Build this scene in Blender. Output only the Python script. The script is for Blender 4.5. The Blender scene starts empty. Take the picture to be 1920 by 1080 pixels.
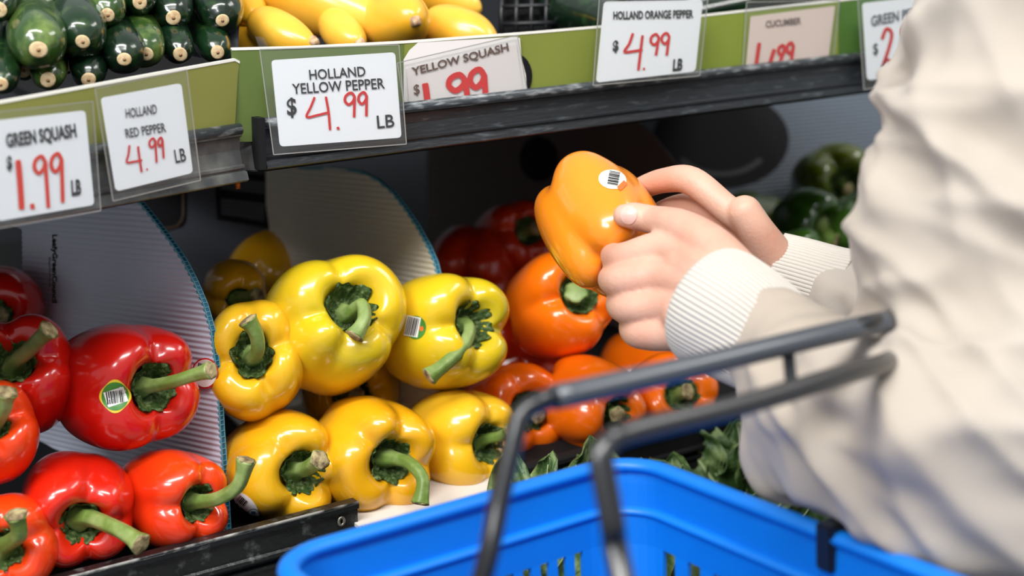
import bpy, bmesh, math, random
from mathutils import Vector, Matrix, noise
from mathutils.bvhtree import BVHTree

# ------------------------------------------------------------------ camera
F = 1920 * 50 / 36
nC = Vector((-.0287, .9677, .2504)).normalized()
RC = Vector((.8411, .1587, -.5168)); RC = (RC - nC * RC.dot(nC)).normalized()
YC = nC.cross(RC)
M3 = Matrix((RC, YC, nC))
CAM = Vector((0, 0, 1.35))
LC = Vector((.593, .218, -.775)); LC = (LC - nC * LC.dot(nC)).normalized()
LW = M3 @ LC                                        # run of the angled left bay
cd = bpy.data.cameras.new('camera'); cam = bpy.data.objects.new('camera', cd)
bpy.context.scene.collection.objects.link(cam)
cam.matrix_world = Matrix.Translation(CAM) @ M3.to_4x4()
cd.lens = 50; cd.sensor_width = 36; cd.clip_start = .01
cd.dof.use_dof = True; cd.dof.focus_distance = 1.01; cd.dof.aperture_fstop = 4.2
S = bpy.context.scene; S.camera = cam
S.view_settings.view_transform = 'Standard'; S.view_settings.look = 'None'
S.view_settings.gamma = 1; S.view_settings.use_curve_mapping = False
S.view_settings.exposure = 0.0
wd = bpy.data.worlds.new('world'); S.world = wd; wd.use_nodes = True
wd.node_tree.nodes['Background'].inputs[0].default_value = (.95, .97, 1, 1)
wd.node_tree.nodes['Background'].inputs[1].default_value = .47

def area(name, loc, target, sx, sy, power, col=(1, 1, 1)):
    l = bpy.data.lights.new(name, 'AREA'); l.shape = 'RECTANGLE'; l.size = sx; l.size_y = sy
    l.energy = power; l.color = col
    o = bpy.data.objects.new(name, l); S.collection.objects.link(o)
    o.location = loc
    o.rotation_euler = (Vector(target) - Vector(loc)).to_track_quat('-Z', 'Y').to_euler()
    return o
area('ceiling_light_strip', (-.2, .05, 2.7), (.2, .95, 1.0), 2.0, .2, 50, (1, .98, .95))
area('left_fill_light', (-1.3, -.1, 2.6), (0, .9, 1.0), .9, .4, 30, (.97, .98, 1))  # added soft front fill from the left, not a known lamp
area('aisle_light', (1.9, .2, 2.6), (.7, .9, 1.1), 1.2, .4, 13, (1, .97, .93))

# ------------------------------------------------------------------ helpers
def W(u, v, d):
    return CAM + M3 @ Vector(((u - 960) / F * d, -(v - 540) / F * d, -d))
def CD(x, y, z):                                     # right, up, towards the viewer
    return (M3 @ Vector((x, y, z))).normalized()
def ray(u, v):
    return (M3 @ Vector(((u - 960) / F, -(v - 540) / F, -1))).normalized()
class Plane:
    def __init__(s, p, n): s.p = Vector(p); s.n = Vector(n).normalized()
    def at(s, u, v, off=0):
        r = ray(u, v); t = (s.p + s.n * off - CAM).dot(s.n) / r.dot(s.n)
        return CAM + r * t
def lin(c):
    return tuple(((x / 255) / 12.92 if x / 255 <= .04045 else ((x / 255 + .055) / 1.055) ** 2.4) for x in c) + (1,)

MATS = {}
def mat(name, c, rough=.5, metal=0, coat=0, sss=0, c2=None, nscale=20, bump=0, bscale=200, spec=.5,
        trans=0, stretch=None, lo=.4, hi=.65, coatr=.05, sheen=0):
    if name in MATS: return MATS[name]
    m = bpy.data.materials.new(name); m.use_nodes = True; nt = m.node_tree; b = nt.nodes['Principled BSDF']
    b.inputs['Base Color'].default_value = lin(c); b.inputs['Roughness'].default_value = rough
    b.inputs['Metallic'].default_value = metal; b.inputs['Coat Weight'].default_value = coat
    b.inputs['Coat Roughness'].default_value = coatr
    b.inputs['Specular IOR Level'].default_value = spec
    b.inputs['Sheen Weight'].default_value = sheen
    if sss:
        b.inputs['Subsurface Weight'].default_value = sss; b.inputs['Subsurface Scale'].default_value = .006
        b.inputs['Subsurface Radius'].default_value = (1, .45, .2)
    tc = nt.nodes.new('ShaderNodeTexCoord'); mp = nt.nodes.new('ShaderNodeMapping')
    nt.links.new(tc.outputs['Object'], mp.inputs['Vector'])
    if stretch: mp.inputs['Scale'].default_value = stretch
    if c2:
        n = nt.nodes.new('ShaderNodeTexNoise'); n.inputs['Scale'].default_value = nscale; n.inputs['Detail'].default_value = 4
        nt.links.new(mp.outputs[0], n.inputs['Vector'])
        r = nt.nodes.new('ShaderNodeMapRange'); r.inputs[1].default_value = lo; r.inputs[2].default_value = hi
        nt.links.new(n.outputs[0], r.inputs[0])
        x = nt.nodes.new('ShaderNodeMix'); x.data_type = 'RGBA'
        x.inputs[6].default_value = lin(c); x.inputs[7].default_value = lin(c2)
        nt.links.new(r.outputs[0], x.inputs[0]); nt.links.new(x.outputs[2], b.inputs['Base Color'])
    if bump:
        n = nt.nodes.new('ShaderNodeTexNoise'); n.inputs['Scale'].default_value = bscale; n.inputs['Detail'].default_value = 5
        nt.links.new(mp.outputs[0], n.inputs['Vector'])
        bp = nt.nodes.new('ShaderNodeBump'); bp.inputs['Strength'].default_value = bump; bp.inputs['Distance'].default_value = .002
        nt.links.new(n.outputs[0], bp.inputs['Height']); nt.links.new(bp.outputs[0], b.inputs['Normal'])
    MATS[name] = m; return m

def link(name, me, m, parent=None, smooth=True):
    o = bpy.data.objects.new(name, me); S.collection.objects.link(o)
    if m:
        for q in (m if isinstance(m, (list, tuple)) else [m]): me.materials.append(q)
    if smooth: me.polygons.foreach_set('use_smooth', [True] * len(me.polygons))
    if parent is not None:
        o.parent = parent; o.matrix_parent_inverse = Matrix.Translation(parent.location).inverted()
    return o
def mesh(name, vs, fs, m, parent=None, smooth=True):
    me = bpy.data.meshes.new(name); me.from_pydata([tuple(v) for v in vs], [], fs); me.update()
    return link(name, me, m, parent, smooth)
def frombm(name, bm, m, parent=None, smooth=False):
    bmesh.ops.recalc_face_normals(bm, faces=bm.faces)
    me = bpy.data.meshes.new(name); bm.to_mesh(me); bm.free()
    return link(name, me, m, parent, smooth)
def tag(o, label, cat, group=None, kind=None):
    o['label'] = label; o['category'] = cat
    if group: o['group'] = group
    if kind: o['kind'] = kind
    return o
def thing(name, loc, label, cat, group=None, kind=None):
    o = bpy.data.objects.new(name, None); o.empty_display_size = .02; S.collection.objects.link(o); o.location = loc
    return tag(o, label, cat, group, kind)

def cr(pts, n):                                     # catmull-rom through tuples
    out = []; P = [pts[0]] + list(pts) + [pts[-1]]
    for i in range(1, len(P) - 2):
        for k in range(n):
            t = k / n; q = []
            for a, b, c, d in zip(P[i - 1], P[i], P[i + 1], P[i + 2]):
                q.append(.5 * (2 * b + (c - a) * t + (2 * a - 5 * b + 4 * c - d) * t * t + (3 * b - a - 3 * c + d) * t ** 3))
            out.append(tuple(q))
    out.append(tuple(pts[-1])); return out

def tube_data(path, rad, seg=12, shape=None, cap=True):
    """path: Vectors, rad(i,t)->(ra,rb) ; shape(angle,t)->multiplier"""
    vs, fs = [], []; n = len(path)
    tg = [(path[min(i + 1, n - 1)] - path[max(i - 1, 0)]).normalized() for i in range(n)]
    up = Vector((0, 0, 1))
    if abs(tg[0].dot(up)) > .95: up = Vector((1, 0, 0))
    a = tg[0].cross(up).normalized()
    for i in range(n):
        a = (a - tg[i] * a.dot(tg[i])).normalized(); b = tg[i].cross(a)
        t = i / (n - 1); r = rad(t)
        ra, rb = r if isinstance(r, tuple) else (r, r)
        for j in range(seg):
            th = 2 * math.pi * j / seg; k = shape(th, t) if shape else 1
            vs.append(path[i] + a * (math.cos(th) * ra * k) + b * (math.sin(th) * rb * k))
    for i in range(n - 1):
        for j in range(seg):
            j2 = (j + 1) % seg
            fs.append((i * seg + j, i * seg + j2, (i + 1) * seg + j2, (i + 1) * seg + j))
    if cap:
        fs.append(tuple(range(seg))[::-1]); fs.append(tuple((n - 1) * seg + j for j in range(seg)))
    return vs, fs

def extrude_profile(name, prof, p0, p1, outv, m, parent=None, smooth=False):
    """prof: list of (out, up) metres; extruded from p0 to p1; outv: unit horizontal pointing to the shopper"""
    Z = Vector((0, 0, 1)); vs = []
    for p in (p0, p1):
        for o, z in prof: vs.append(Vector(p) + outv * o + Z * z)
    k = len(prof); fs = [(i, (i + 1) % k, k + (i + 1) % k, k + i) for i in range(k)]
    fs.append(tuple(range(k))[::-1]); fs.append(tuple(range(k, 2 * k)))
    bm = bmesh.new(); V = [bm.verts.new(v) for v in vs]
    for f in fs: bm.faces.new([V[i] for i in f])
    return frombm(name, bm, m, parent, smooth)

def slab(name, pts, off, m, parent=None, bevel=0):
    """solid plate: polygon pts (Vectors) and thickness vector off"""
    bm = bmesh.new(); A = [bm.verts.new(p) for p in pts]; B = [bm.verts.new(p + off) for p in pts]; k = len(pts)
    bm.faces.new(A); bm.faces.new(B[::-1])
    for i in range(k): bm.faces.new((A[i], B[i], B[(i + 1) % k], A[(i + 1) % k]))
    if bevel: bmesh.ops.bevel(bm, geom=bm.edges[:], offset=bevel, segments=2, affect='EDGES')
    return frombm(name, bm, m, parent)

def rquad(c, r, n=5):
    """rounded quad outline in pixels, corners TL TR BR BL, radius px"""
    out = []
    for i in range(4):
        p = Vector(c[i]); a = (Vector(c[i - 1]) - p); b = (Vector(c[(i + 1) % 4]) - p)
        a = p + a.normalized() * r; b = p + b.normalized() * r
        for k in range(n + 1):
            t = k / n; out.append((1 - t) ** 2 * a + 2 * t * (1 - t) * p + t * t * b)
    return out

# ------------------------------------------------------------------ materials
white_card = mat('white card', (238, 240, 244), .45)
black_ink = mat('black ink', (18, 18, 22), .7, spec=.2)
brown_ink = mat('brown ink', (84, 52, 36), .5)
red_ink = mat('red marker', (204, 20, 18), .6, spec=.2)
orange_ink = mat('orange red marker', (214, 44, 16), .6, spec=.2)
green_strip = mat('lime card', (122, 132, 52), .7, c2=(114, 124, 46), nscale=8)
green_strip2 = mat('green card', (84, 102, 44), .7, c2=(90, 108, 48), nscale=8)
card_edge = mat('cut card edge', (232, 230, 222), .7)
rail_m = mat('scratched black rail', (34, 38, 42), .38, c2=(78, 84, 88), nscale=60, bump=.25, bscale=90, lo=.58, hi=.8, stretch=(1, 1, 5))
rail_top = mat('worn rail lip', (60, 66, 70), .35, c2=(150, 154, 156), nscale=70, bump=.3, bscale=90, lo=.5, hi=.7, stretch=(1, 1, 5))
rail_black = mat('worn black plastic', (22, 25, 26), .32, c2=(96, 100, 98), nscale=90, bump=.4, bscale=120, lo=.6, hi=.8)
dark = mat('black steel', (15, 16, 18), .8, spec=.3)
plast = mat('corrugated white plastic', (206, 212, 228), .42, c2=(192, 198, 214), nscale=5, sss=0)
plast_warm = mat('corrugated plastic fill tone', (232, 226, 208), .45, c2=(222, 214, 196), nscale=5)  # base colour brightened in place of fill light on the second divider
plast_dark = mat('corrugated grey plastic', (70, 74, 84), .5)
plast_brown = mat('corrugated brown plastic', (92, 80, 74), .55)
teal = mat('teal cut core', (10, 92, 118), .5)
brass = mat('brass', (190, 110, 50), .3, metal=1)

def sleeve_mat():
    m = bpy.data.materials.new('clear plastic sleeve'); m.use_nodes = True; nt = m.node_tree
    for n in list(nt.nodes):
        if n.type != 'OUTPUT_MATERIAL': nt.nodes.remove(n)
    out = [n for n in nt.nodes if n.type == 'OUTPUT_MATERIAL'][0]
    t = nt.nodes.new('ShaderNodeBsdfTransparent'); t.inputs[0].default_value = (.95, .96, .96, 1)
    g = nt.nodes.new('ShaderNodeBsdfPrincipled'); g.inputs['Base Color'].default_value = (.75, .76, .76, 1); g.inputs['Roughness'].default_value = .12
    ns = nt.nodes.new('ShaderNodeTexNoise'); ns.inputs['Scale'].default_value = 45
    tc = nt.nodes.new('ShaderNodeTexCoord'); nt.links.new(tc.outputs['Object'], ns.inputs['Vector'])
    bp = nt.nodes.new('ShaderNodeBump'); bp.inputs['Strength'].default_value = .25; bp.inputs['Distance'].default_value = .003
    nt.links.new(ns.outputs[0], bp.inputs['Height']); nt.links.new(bp.outputs[0], g.inputs['Normal'])
    mx = nt.nodes.new('ShaderNodeMixShader'); mx.inputs[0].default_value = .035
    nt.links.new(t.outputs[0], mx.inputs[1]); nt.links.new(g.outputs[0], mx.inputs[2]); nt.links.new(mx.outputs[0], out.inputs[0])
    return m
SLV = sleeve_mat()
slv_edge = mat('sleeve crimp', (150, 150, 146), .25)

# ------------------------------------------------------------------ shelf planes
XW = Vector((1, 0, 0)); OUT = Vector((0, -1, 0))                  # right bay faces -Y
PR = W(500, 270, 1.0)
planeR = Plane(PR, OUT)
LOUT = Vector((LW.y, -LW.x, 0)).normalized()
PLp = W(447, 270, .985)
planeL = Plane(PLp, LOUT)

# ------------------------------------------------------------------ case structure
bw = slab('wall_back', [Vector((-1.4, 1.75, .3)), Vector((2.6, 1.75, .3)), Vector((2.6, 1.75, 1.75)), Vector((-1.4, 1.75, 1.75))], Vector((0, .03, 0)), mat('dark case back', (26, 30, 36), .7))
bw['kind'] = 'structure'
fl = slab('floor', [Vector((-2.5, -2.5, 0)), Vector((3.5, -2.5, 0)), Vector((3.5, 2.5, 0)), Vector((-2.5, 2.5, 0))], Vector((0, 0, -.05)), mat('store floor', (150, 146, 140), .4, c2=(138, 134, 128), nscale=3))
fl['kind'] = 'structure'

# ------------------------------------------------------------------ shelves and rails
dkb = slab('shelf_deck', [Vector((-.3, .905, .912)), Vector((.56, .905, .912)), Vector((.56, 1.7, 1.0)), Vector((-.3, 1.7, 1.0))], Vector((0, 0, -.03)), dark)
tag(dkb, 'black deck of the lower shelf under the red and yellow peppers', 'shelf')
def rail(name, p0, p1, outv, h, label, m_main, m_top, kind='front'):
    t = thing(name, (p0 + p1) / 2, label, 'rail')
    # origin at the top of the rail front
    face = [(0, -.10 * h), (.004, -.12 * h), (.004, -.20 * h), (.0015, -.24 * h), (.0005, -.45 * h), (.002, -.70 * h), (.0045, -.72 * h), (.0045, -.765 * h),
            (.003, -.78 * h), (.003, -.81 * h), (.006, -.83 * h), (.0075, -.97 * h), (.006, -h), (-.006, -h), (-.006, -.10 * h)]
    extrude_profile('rail_face', face, p0, p1, outv, m_main, t)
    r = .105 * h; lip = [(.002 + r * .9 * math.cos(a), -.09 * h + r * math.sin(a)) for a in [i * 2 * math.pi / 14 for i in range(14)]]
    extrude_profile('rail_lip', lip, p0, p1, outv, m_top, t, True)
    return t
# right upper rail
a, b = planeR.at(487, 222), planeR.at(1625, 97); a2, b2 = planeR.at(505, 318), planeR.at(1625, 167)
h = ((a.z - a2.z) + (b.z - b2.z)) / 2
b = b + (b - a) * .25
t = rail('price_rail', a, b, OUT, h, 'long black price rail above the yellow and orange peppers', rail_m, rail_top)
cap = slab('end_cap', [planeR.at(484, 222, .008), planeR.at(497, 221, .008), planeR.at(500, 318, .008), planeR.at(487, 319, .008)], Vector((0, .014, 0)), dark, t)
ud = slab('shelf_deck', [a + Vector((-.05, .008, -h + .004)), b + Vector((0, .008, -h + .004)), b + Vector((0, .6, -h + .03)), a + Vector((-.05, .6, -h + .03))], Vector((0, 0, -.008)), dark)
tag(ud, 'dark upper shelf deck carrying the yellow squash and cucumbers', 'shelf')
# left upper rail
a, b = planeL.at(0, 296), planeL.at(445, 232); a2, b2 = planeL.at(0, 438), planeL.at(445, 327)
hL = ((a.z - a2.z) + (b.z - b2.z)) / 2
a = a - (b - a) * .5
t = rail('price_rail', a, b, LOUT, hL, 'short scuffed black price rail under the zucchini tray', mat('scuffed grey rail', (62, 66, 68), .42, c2=(104, 106, 102), nscale=50, bump=.25, bscale=90, lo=.45, hi=.75), rail_top)
back = -LOUT
ud = slab('shelf_deck', [a + Vector((0, 0, -hL + .004)) + back * .01, b + Vector((0, 0, -hL + .004)) + back * .01, b + Vector((.03, 0, -hL + .03)) + back * .5, a + Vector((0, 0, -hL + .03)) + back * .5], Vector((0, 0, -.008)), dark)
tag(ud, 'dark upper shelf deck under the pile of zucchini', 'shelf')
# filler block between the bays
t = slab('shelf_bracket', [W(440, 268, 1.0), W(488, 262, 1.0), W(488, 322, 1.0), W(440, 322, 1.0)], Vector((0, .03, 0)), mat('scuffed bracket', (34, 34, 34), .6, c2=(60, 58, 55), nscale=80), bevel=.001)
tag(t, 'scuffed dark bracket joining the two price rails', 'bracket')
# upright between zucchini and squash
t = slab('shelf_upright', [W(424, -30, 1.06), W(452, -30, 1.06), W(447, 118, 1.06), W(430, 118, 1.06)], Vector((.0, .2, 0)), mat('dark upright', (40, 44, 52), .5), bevel=.001)
tag(t, 'dark upright post between the zucchini and the yellow squash', 'post')

# brass bolt under the bracket
t = thing('bolt', W(444, 340, 1.02), 'small brass hex bolt hanging under the rail joint', 'bolt')
bm = bmesh.new(); bmesh.ops.create_cone(bm, cap_ends=True, segments=6, radius1=.0045, radius2=.0045, depth=.006, matrix=Matrix.Translation(W(444, 333, 1.02)))
frombm('bolt_head', bm, brass, t)
path = [W(445, 339, 1.02) + Vector((0, 0, -i * .0003)) for i in range(20)]
vs, fs = tube_data(path, lambda q: .0019 + .0005 * math.sin(q * 6 * 2 * math.pi), 10)
mesh('bolt_thread', vs, fs, brass, t)

# lower left rail
p0 = Vector((-.15, .893, .935)); p1 = W(668, 941, 1.045); p0.z = p1.z; p0.y = p1.y + .004
t = thing('shelf_front_rail', p1, 'worn black rail end in front of the red and yellow peppers', 'rail')
prof = [(-.006, 0), (-.0055, .0015), (.003, .0015), (.0045, 0), (.0045, -.0035), (.0015, -.005), (.0005, -.021), (.002, -.0225), (.0035, -.0225), (.0035, -.0245), (-.003, -.0245), (-.003, -.030),
        (.001, -.031), (.001, -.033), (-.001, -.034), (-.001, -.09), (-.008, -.09), (-.008, 0)]
extrude_profile('rail_body', prof, p0, p1, OUT, rail_black, t)
def edge_bar(name, p0, p1, r, m, parent):
    vs, fs = tube_data([p0.lerp(p1, i / 6) for i in range(7)], lambda q: r, 8); return mesh(name, vs, fs, m, parent)
edge_bar('worn_edge', p0 + Vector((0, -.0035, .001)), p1 + Vector((0, -.0035, .001)), .0011, mat('bare worn edge', (44, 46, 46), .35, c2=(170, 170, 166), nscale=60, lo=.4, hi=.6, stretch=(1, 1, 1)), t)
rc = W(638, 976, 1.04); rv = mat('steel rivet', (150, 146, 134), .35, metal=.8)
vs, fs = [], []
for i in range(16):
    for j in range(8):
        A = i / 16 * 2 * math.pi; B = j / 8 * 2 * math.pi
        vs.append(Vector((rc.x + (.0022 + .0011 * math.cos(B)) * math.cos(A), p1.y - .0025 - .0009 * math.sin(B), rc.z + (.003 + .0011 * math.cos(B)) * math.sin(A))))
        fs.append((i * 8 + j, ((i + 1) % 16) * 8 + j, ((i + 1) % 16) * 8 + (j + 1) % 8, i * 8 + (j + 1) % 8))
mesh('rivet', vs, fs, rv, t)

# white tray edge under the yellow peppers
trp = Plane(Vector((0, .9, .925)), Vector((0, -.06, 1)))
tA, tB = trp.at(668, 988), trp.at(942, 924)
dY = Vector((0, .30, .018))
tr = slab('tray_liner', [tA + Vector((.002, 0, 0)), tB + Vector((.012, 0, 0)), tB + dY + Vector((.012, 0, 0)), tA + dY + Vector((.002, 0, 0))], Vector((0, 0, -.003)), mat('white tray board', (214, 208, 200), .6))
tag(tr, 'white corrugated board tray liner beneath the yellow peppers', 'tray')
nrib = 46
for k in range(nrib):
    q = tA.lerp(tB + Vector((.012, 0, 0)), (k + .5) / nrib)
bm = bmesh.new()
for k in range(nrib):
    q = tA.lerp(tB + Vector((.012, 0, 0)), (k + .5) / nrib)
    bmesh.ops.create_cube(bm, size=1, matrix=Matrix.Translation(q + Vector((0, -.0006, -.0018))) @ Matrix.Diagonal((.0012, .0008, .002, 1)))
o = frombm('cut_flutes', bm, mat('board flutes', (96, 84, 72), .8), tr); o['kind'] = 'stuff'

# right lower rail + deck
q0 = W(1000, 872, 1.12); q1 = q0 + Vector((.9, 0, 0))
t = thing('shelf_front_rail', q0, 'black rail below the orange peppers', 'rail')
extrude_profile('rail_body', prof, q0 + Vector((-.02, .0, 0)), q1, OUT, dark, t)
o = slab('shelf_deck', [q0 + Vector((-.02, .01, -.01)), q1 + Vector((0, .01, -.01)), q1 + Vector((0, .7, .03)), q0 + Vector((-.02, .7, .03))], Vector((0, 0, -.012)), dark)
tag(o, 'black deck of the lower shelf under the orange and green peppers', 'shelf')
# base plinth of the case
o = slab('case_base', [Vector((-.6, 1.0, 0)), Vector((2.2, 1.0, 0)), Vector((2.2, 1.7, 0)), Vector((-.6, 1.7, 0))], Vector((0, 0, .72)), dark)
tag(o, 'black base of the display case', 'display case')

# ------------------------------------------------------------------ printed strips behind the rails
def strip(px_top, px_bot, plane, off, m, label):
    pts = [plane.at(u, v, off) for u, v in px_top] + [plane.at(u, v, off) for u, v in px_bot]
    o = slab('shelf_strip', pts, plane.n * -.0015, m)
    tag(o, label, 'shelf strip')
    tops = [plane.at(u, v, off) for u, v in px_top]
    bm = bmesh.new()
    for p, q in zip(tops[:-1], tops[1:]):
        z = Vector((0, 0, .0009)); f = plane.n * .0004; k = plane.n * -.0019
        ring = [[e + f - z, e + f + z, e + k + z, e + k - z] for e in (p, q)]
        A = [bm.verts.new(x) for x in ring[0]]; B = [bm.verts.new(x) for x in ring[1]]
        for i in range(4): bm.faces.new((A[i], A[(i + 1) % 4], B[(i + 1) % 4], B[i]))
        bm.faces.new(A); bm.faces.new(B[::-1])
    frombm('cut_edge', bm, card_edge, o)
    return o
strip([(-60, 202), (0, 192), (150, 165), (300, 137), (440, 112), (449, 117)], [(446, 140), (439, 262), (300, 300), (-60, 360)], planeL, -.004, mat('olive card', (126, 128, 60), .7, c2=(120, 122, 54), nscale=8), 'olive green card strip below the zucchini')
strip([(434, 92), (560, 89), (757, 79)], [(757, 262), (440, 266), (441, 200)], planeR, -.004, green_strip2, 'green card strip behind the yellow pepper price tag')
strip([(757, 79), (800, 76), (1000, 61), (1130, 50)], [(1130, 200), (757, 240)], planeR, -.0045, green_strip, 'lime green card strip below the yellow squash')
strip([(1130, 50), (1330, 28), (1480, 11), (1572, 1)], [(1572, 130), (1130, 200)], planeR, -.0042, mat('lime card far', (128, 144, 52), .7, c2=(120, 136, 46), nscale=8), 'lime green card strip behind the orange pepper price tag')
strip([(1572, 1), (1760, -20)], [(1760, 110), (1572, 130)], planeR, -.0046, mat('mid green card', (72, 110, 42), .7), 'mid green card strip behind the green pepper price tag')

# ------------------------------------------------------------------ price tags
def patch(name, px, plane, off, m, parent, thick=.0003):
    return slab(name, [plane.at(p[0], p[1], off) for p in px], plane.n * -thick, m, parent)
def text(s, TL, TR, BL, plane, off, m, parent, bold=0.0, name='lettering', cond=0):
    c = bpy.data.curves.new('t', 'FONT'); c.body = s; c.offset = bold + .012; c.resolution_u = 3
    if cond: c.space_character = 1.0
    o = bpy.data.objects.new('t', c); S.collection.objects.link(o)
    me = bpy.data.meshes.new_from_object(o.evaluated_get(bpy.context.evaluated_depsgraph_get()))
    bpy.data.objects.remove(o); bpy.data.curves.remove(c)
    xs = [v.co.x for v in me.vertices]; ys = [v.co.y for v in me.vertices]
    x0, x1, y0, y1 = min(xs), max(xs), min(ys), max(ys)
    TL, TR, BL = Vector(TL), Vector(TR), Vector(BL)
    for v in me.vertices:
        a = (v.co.x - x0) / (x1 - x0); b = (y1 - v.co.y) / (y1 - y0)
        p = TL + (TR - TL) * a + (BL - TL) * b
        v.co = plane.at(p.x, p.y, off)
    me.name = name
    return link(name, me, m, parent, False)
def stroke(px, w, plane, off, m, parent, name='handwriting', lift=0):
    pts = [Vector(p) for p in cr([tuple(p) for p in px], 6)] if len(px) > 2 else [Vector(px[0]), Vector(px[1])]
    vs, fs = [], []; n = len(pts)
    for i, p in enumerate(pts):
        d = (pts[min(i + 1, n - 1)] - pts[max(i - 1, 0)]); d = d.normalized() if d.length else Vector((1, 0))
        nn = Vector((-d.y, d.x)); k = w / 2 * (.82 if i in (0, n - 1) else 1)
        vs += [plane.at(*(p + nn * k), off), plane.at(*(p - nn * k), off)]
        if i: fs.append((2 * i - 2, 2 * i - 1, 2 * i + 1, 2 * i))
    return vs, fs
def strokes(list_, w, plane, off, m, parent, name='handwriting'):
    V, Fc = [], []
    for k, px in enumerate(list_):
        v, f = stroke(px, w, plane, off + .00002 * k, m, parent); b = len(V)
        V += v; Fc += [tuple(b + i for i in q) for q in f]
    return mesh(name, V, Fc, m, parent, False)
def nine(cx, cy, w, h, tail=None):
    """a handwritten 9: loop plus tail, top-left anchored around cx,cy = loop centre"""
    lp = [(cx + w * .5, cy - h * .15), (cx + w * .15, cy - h * .5), (cx - w * .4, cy - h * .25), (cx - w * .5, cy + h * .2), (cx - w * .1, cy + h * .5), (cx + w * .35, cy + h * .2), (cx + w * .5, cy - h * .2)]
    tx, ty = tail; return [lp, [(cx + w * .5, cy - h * .25), ((cx + w * .5) * .45 + tx * .55, (cy + ty) / 2), (tx, ty)]]
def sleeve(quad, plane, off, parent):
    r = rquad(quad, 3)
    patch('plastic_sleeve', r, plane, off, SLV, parent, .0002)
    vs, fs = [], []
    for i in range(4):
        p, q = Vector(quad[i]), Vector(quad[(i + 1) % 4])
        v, f = stroke([p, q], 2.2, plane, off + .0004, None, None); b = len(vs); vs += v; fs += [tuple(b + k for k in x) for x in f]
    mesh('sleeve_seam', vs, fs, slv_edge, parent, False)

def ptag(quad, slv, plane, off, label, rad=8, m=None, grp=None):
    c = sum((Vector(p) for p in quad), Vector((0, 0))) / 4
    t = thing('price_tag', plane.at(c.x, c.y, off), label, 'price tag')
    patch('card', rquad(quad, rad), plane, off, m or white_card, t, .0006)
    if slv: sleeve(slv, plane, off + .0022, t)
    return t
# green squash 1.99
o1 = .013; P = planeL
t = ptag([(-6, 226), (160, 207), (177, 384), (-4, 415)], [(-22, 212), (174, 190), (189, 395), (-14, 430)], P, o1, 'price tag reading GREEN SQUASH 1.99 under the zucchini')
k = o1 + .0006
text('GREEN SQUASH', (10, 251), (141, 231), (14, 282), P, k, black_ink, t, .022)
text('$', (12, 293), (22, 291), (14, 323), P, k, black_ink, t, .03)
text('LB', (133, 338), (151, 335), (135, 368), P, k, black_ink, t, .03)
strokes([[(34, 300), (38, 345), (41, 393)]], 11, P, k, orange_ink, t)
strokes([[(60, 382), (62, 392)]], 10, P, k, orange_ink, t)
strokes(nine(75, 309, 20, 32, (91, 390)) + nine(106, 305, 19, 34, (118, 380)), 7, P, k, orange_ink, t)
# red pepper 4.99
t = ptag([(190, 184), (340, 156), (362, 324), (218, 359)], [(178, 166), (350, 131), (376, 338), (212, 377)], P, o1 + .003, 'price tag reading HOLLAND RED PEPPER 4.99 LB on the short rail')
k = o1 + .0036
text('HOLLAND', (235, 204), (293, 195), (237, 222), P, k, black_ink, t)
text('RED PEPPER', (234, 242), (309, 230), (237, 259), P, k, black_ink, t)
text('LB', (326, 281), (346, 277), (330, 306), P, k, black_ink, t)
strokes([[(243, 272), (241, 290), (238, 304), (252, 303), (267, 300)], [(259, 274), (262, 298), (266, 323)], [(275, 316), (277, 319)]] + nine(286, 268, 11, 17, (294, 305)) + nine(301, 266, 8, 16, (307, 297)), 4, P, k, red_ink, t)
# yellow pepper 4.99
P = planeR
t = ptag([(509, 113), (741, 98), (753, 258), (525, 275)], [(487, 93), (748, 84), (762, 270), (513, 290)], P, o1, 'price tag reading HOLLAND YELLOW PEPPER 4.99 LB in clear sleeve')
k = o1 + .0006
text('HOLLAND', (579, 131), (684, 124), (581, 150), P, k, black_ink, t)
text('YELLOW PEPPER', (547, 157), (720, 146), (549, 177), P, k, black_ink, t)
text('$', (537, 184), (555, 182), (539, 222), P, k, black_ink, t, .01)
text('LB', (706, 217), (738, 214), (708, 241), P, k, black_ink, t)
strokes([[(590, 182), (583, 200), (575, 219), (595, 216), (615, 211)], [(611, 181), (616, 210), (619, 244)]], 4.5, P, k, red_ink, t)
strokes([[(633, 238), (635, 243)]], 6, P, k, red_ink, t)
strokes(nine(656, 185, 18, 22, (664, 220)) + nine(680, 184, 15, 22, (687, 218)), 5, P, k, red_ink, t)
tp = slab('clear_tape', [P.at(478, 68, .016), P.at(494, 70, .016), P.at(506, 92, .016), P.at(488, 96, .016)], Vector((0, -.0004, 0)), SLV, t)
# yellow squash 1.99
t = thing('price_tag', P.at(870, 130, 0), 'worn price tag reading YELLOW SQUASH 1.99 tucked behind the rail', 'price tag')
patch('card_ring', [(968 + 30 * math.sin(a) , 143 - 42 * math.cos(a)) for a in [i * math.pi / 12 for i in range(13)]], P, -.0035, black_ink, t)
patch('printed_disc', [(757, 112), (768, 94), (784, 80), (968, 69), (975, 72), (978, 110), (986, 140), (990, 200), (757, 230)], P, -.003, mat('printed white', (226, 222, 220), .5), t)
patch('card', rquad([(762, 128), (968, 82), (985, 205), (770, 232)], 4), P, -.0022, mat('aged card', (222, 214, 212), .4), t)
k = -.0014
text('YELLOW SQUASH', (771, 127), (952, 80), (774, 145), P, k, brown_ink, t, .015)
text('$', (775, 159), (786, 157), (777, 181), P, k, brown_ink, t)
strokes([[(797, 156), (800, 176), (803, 205)]], 12, P, k, red_ink, t)
strokes(nine(857, 155, 30, 30, (880, 205)) + nine(895, 147, 26, 34, (912, 200)), 11, P, k, red_ink, t)
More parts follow.
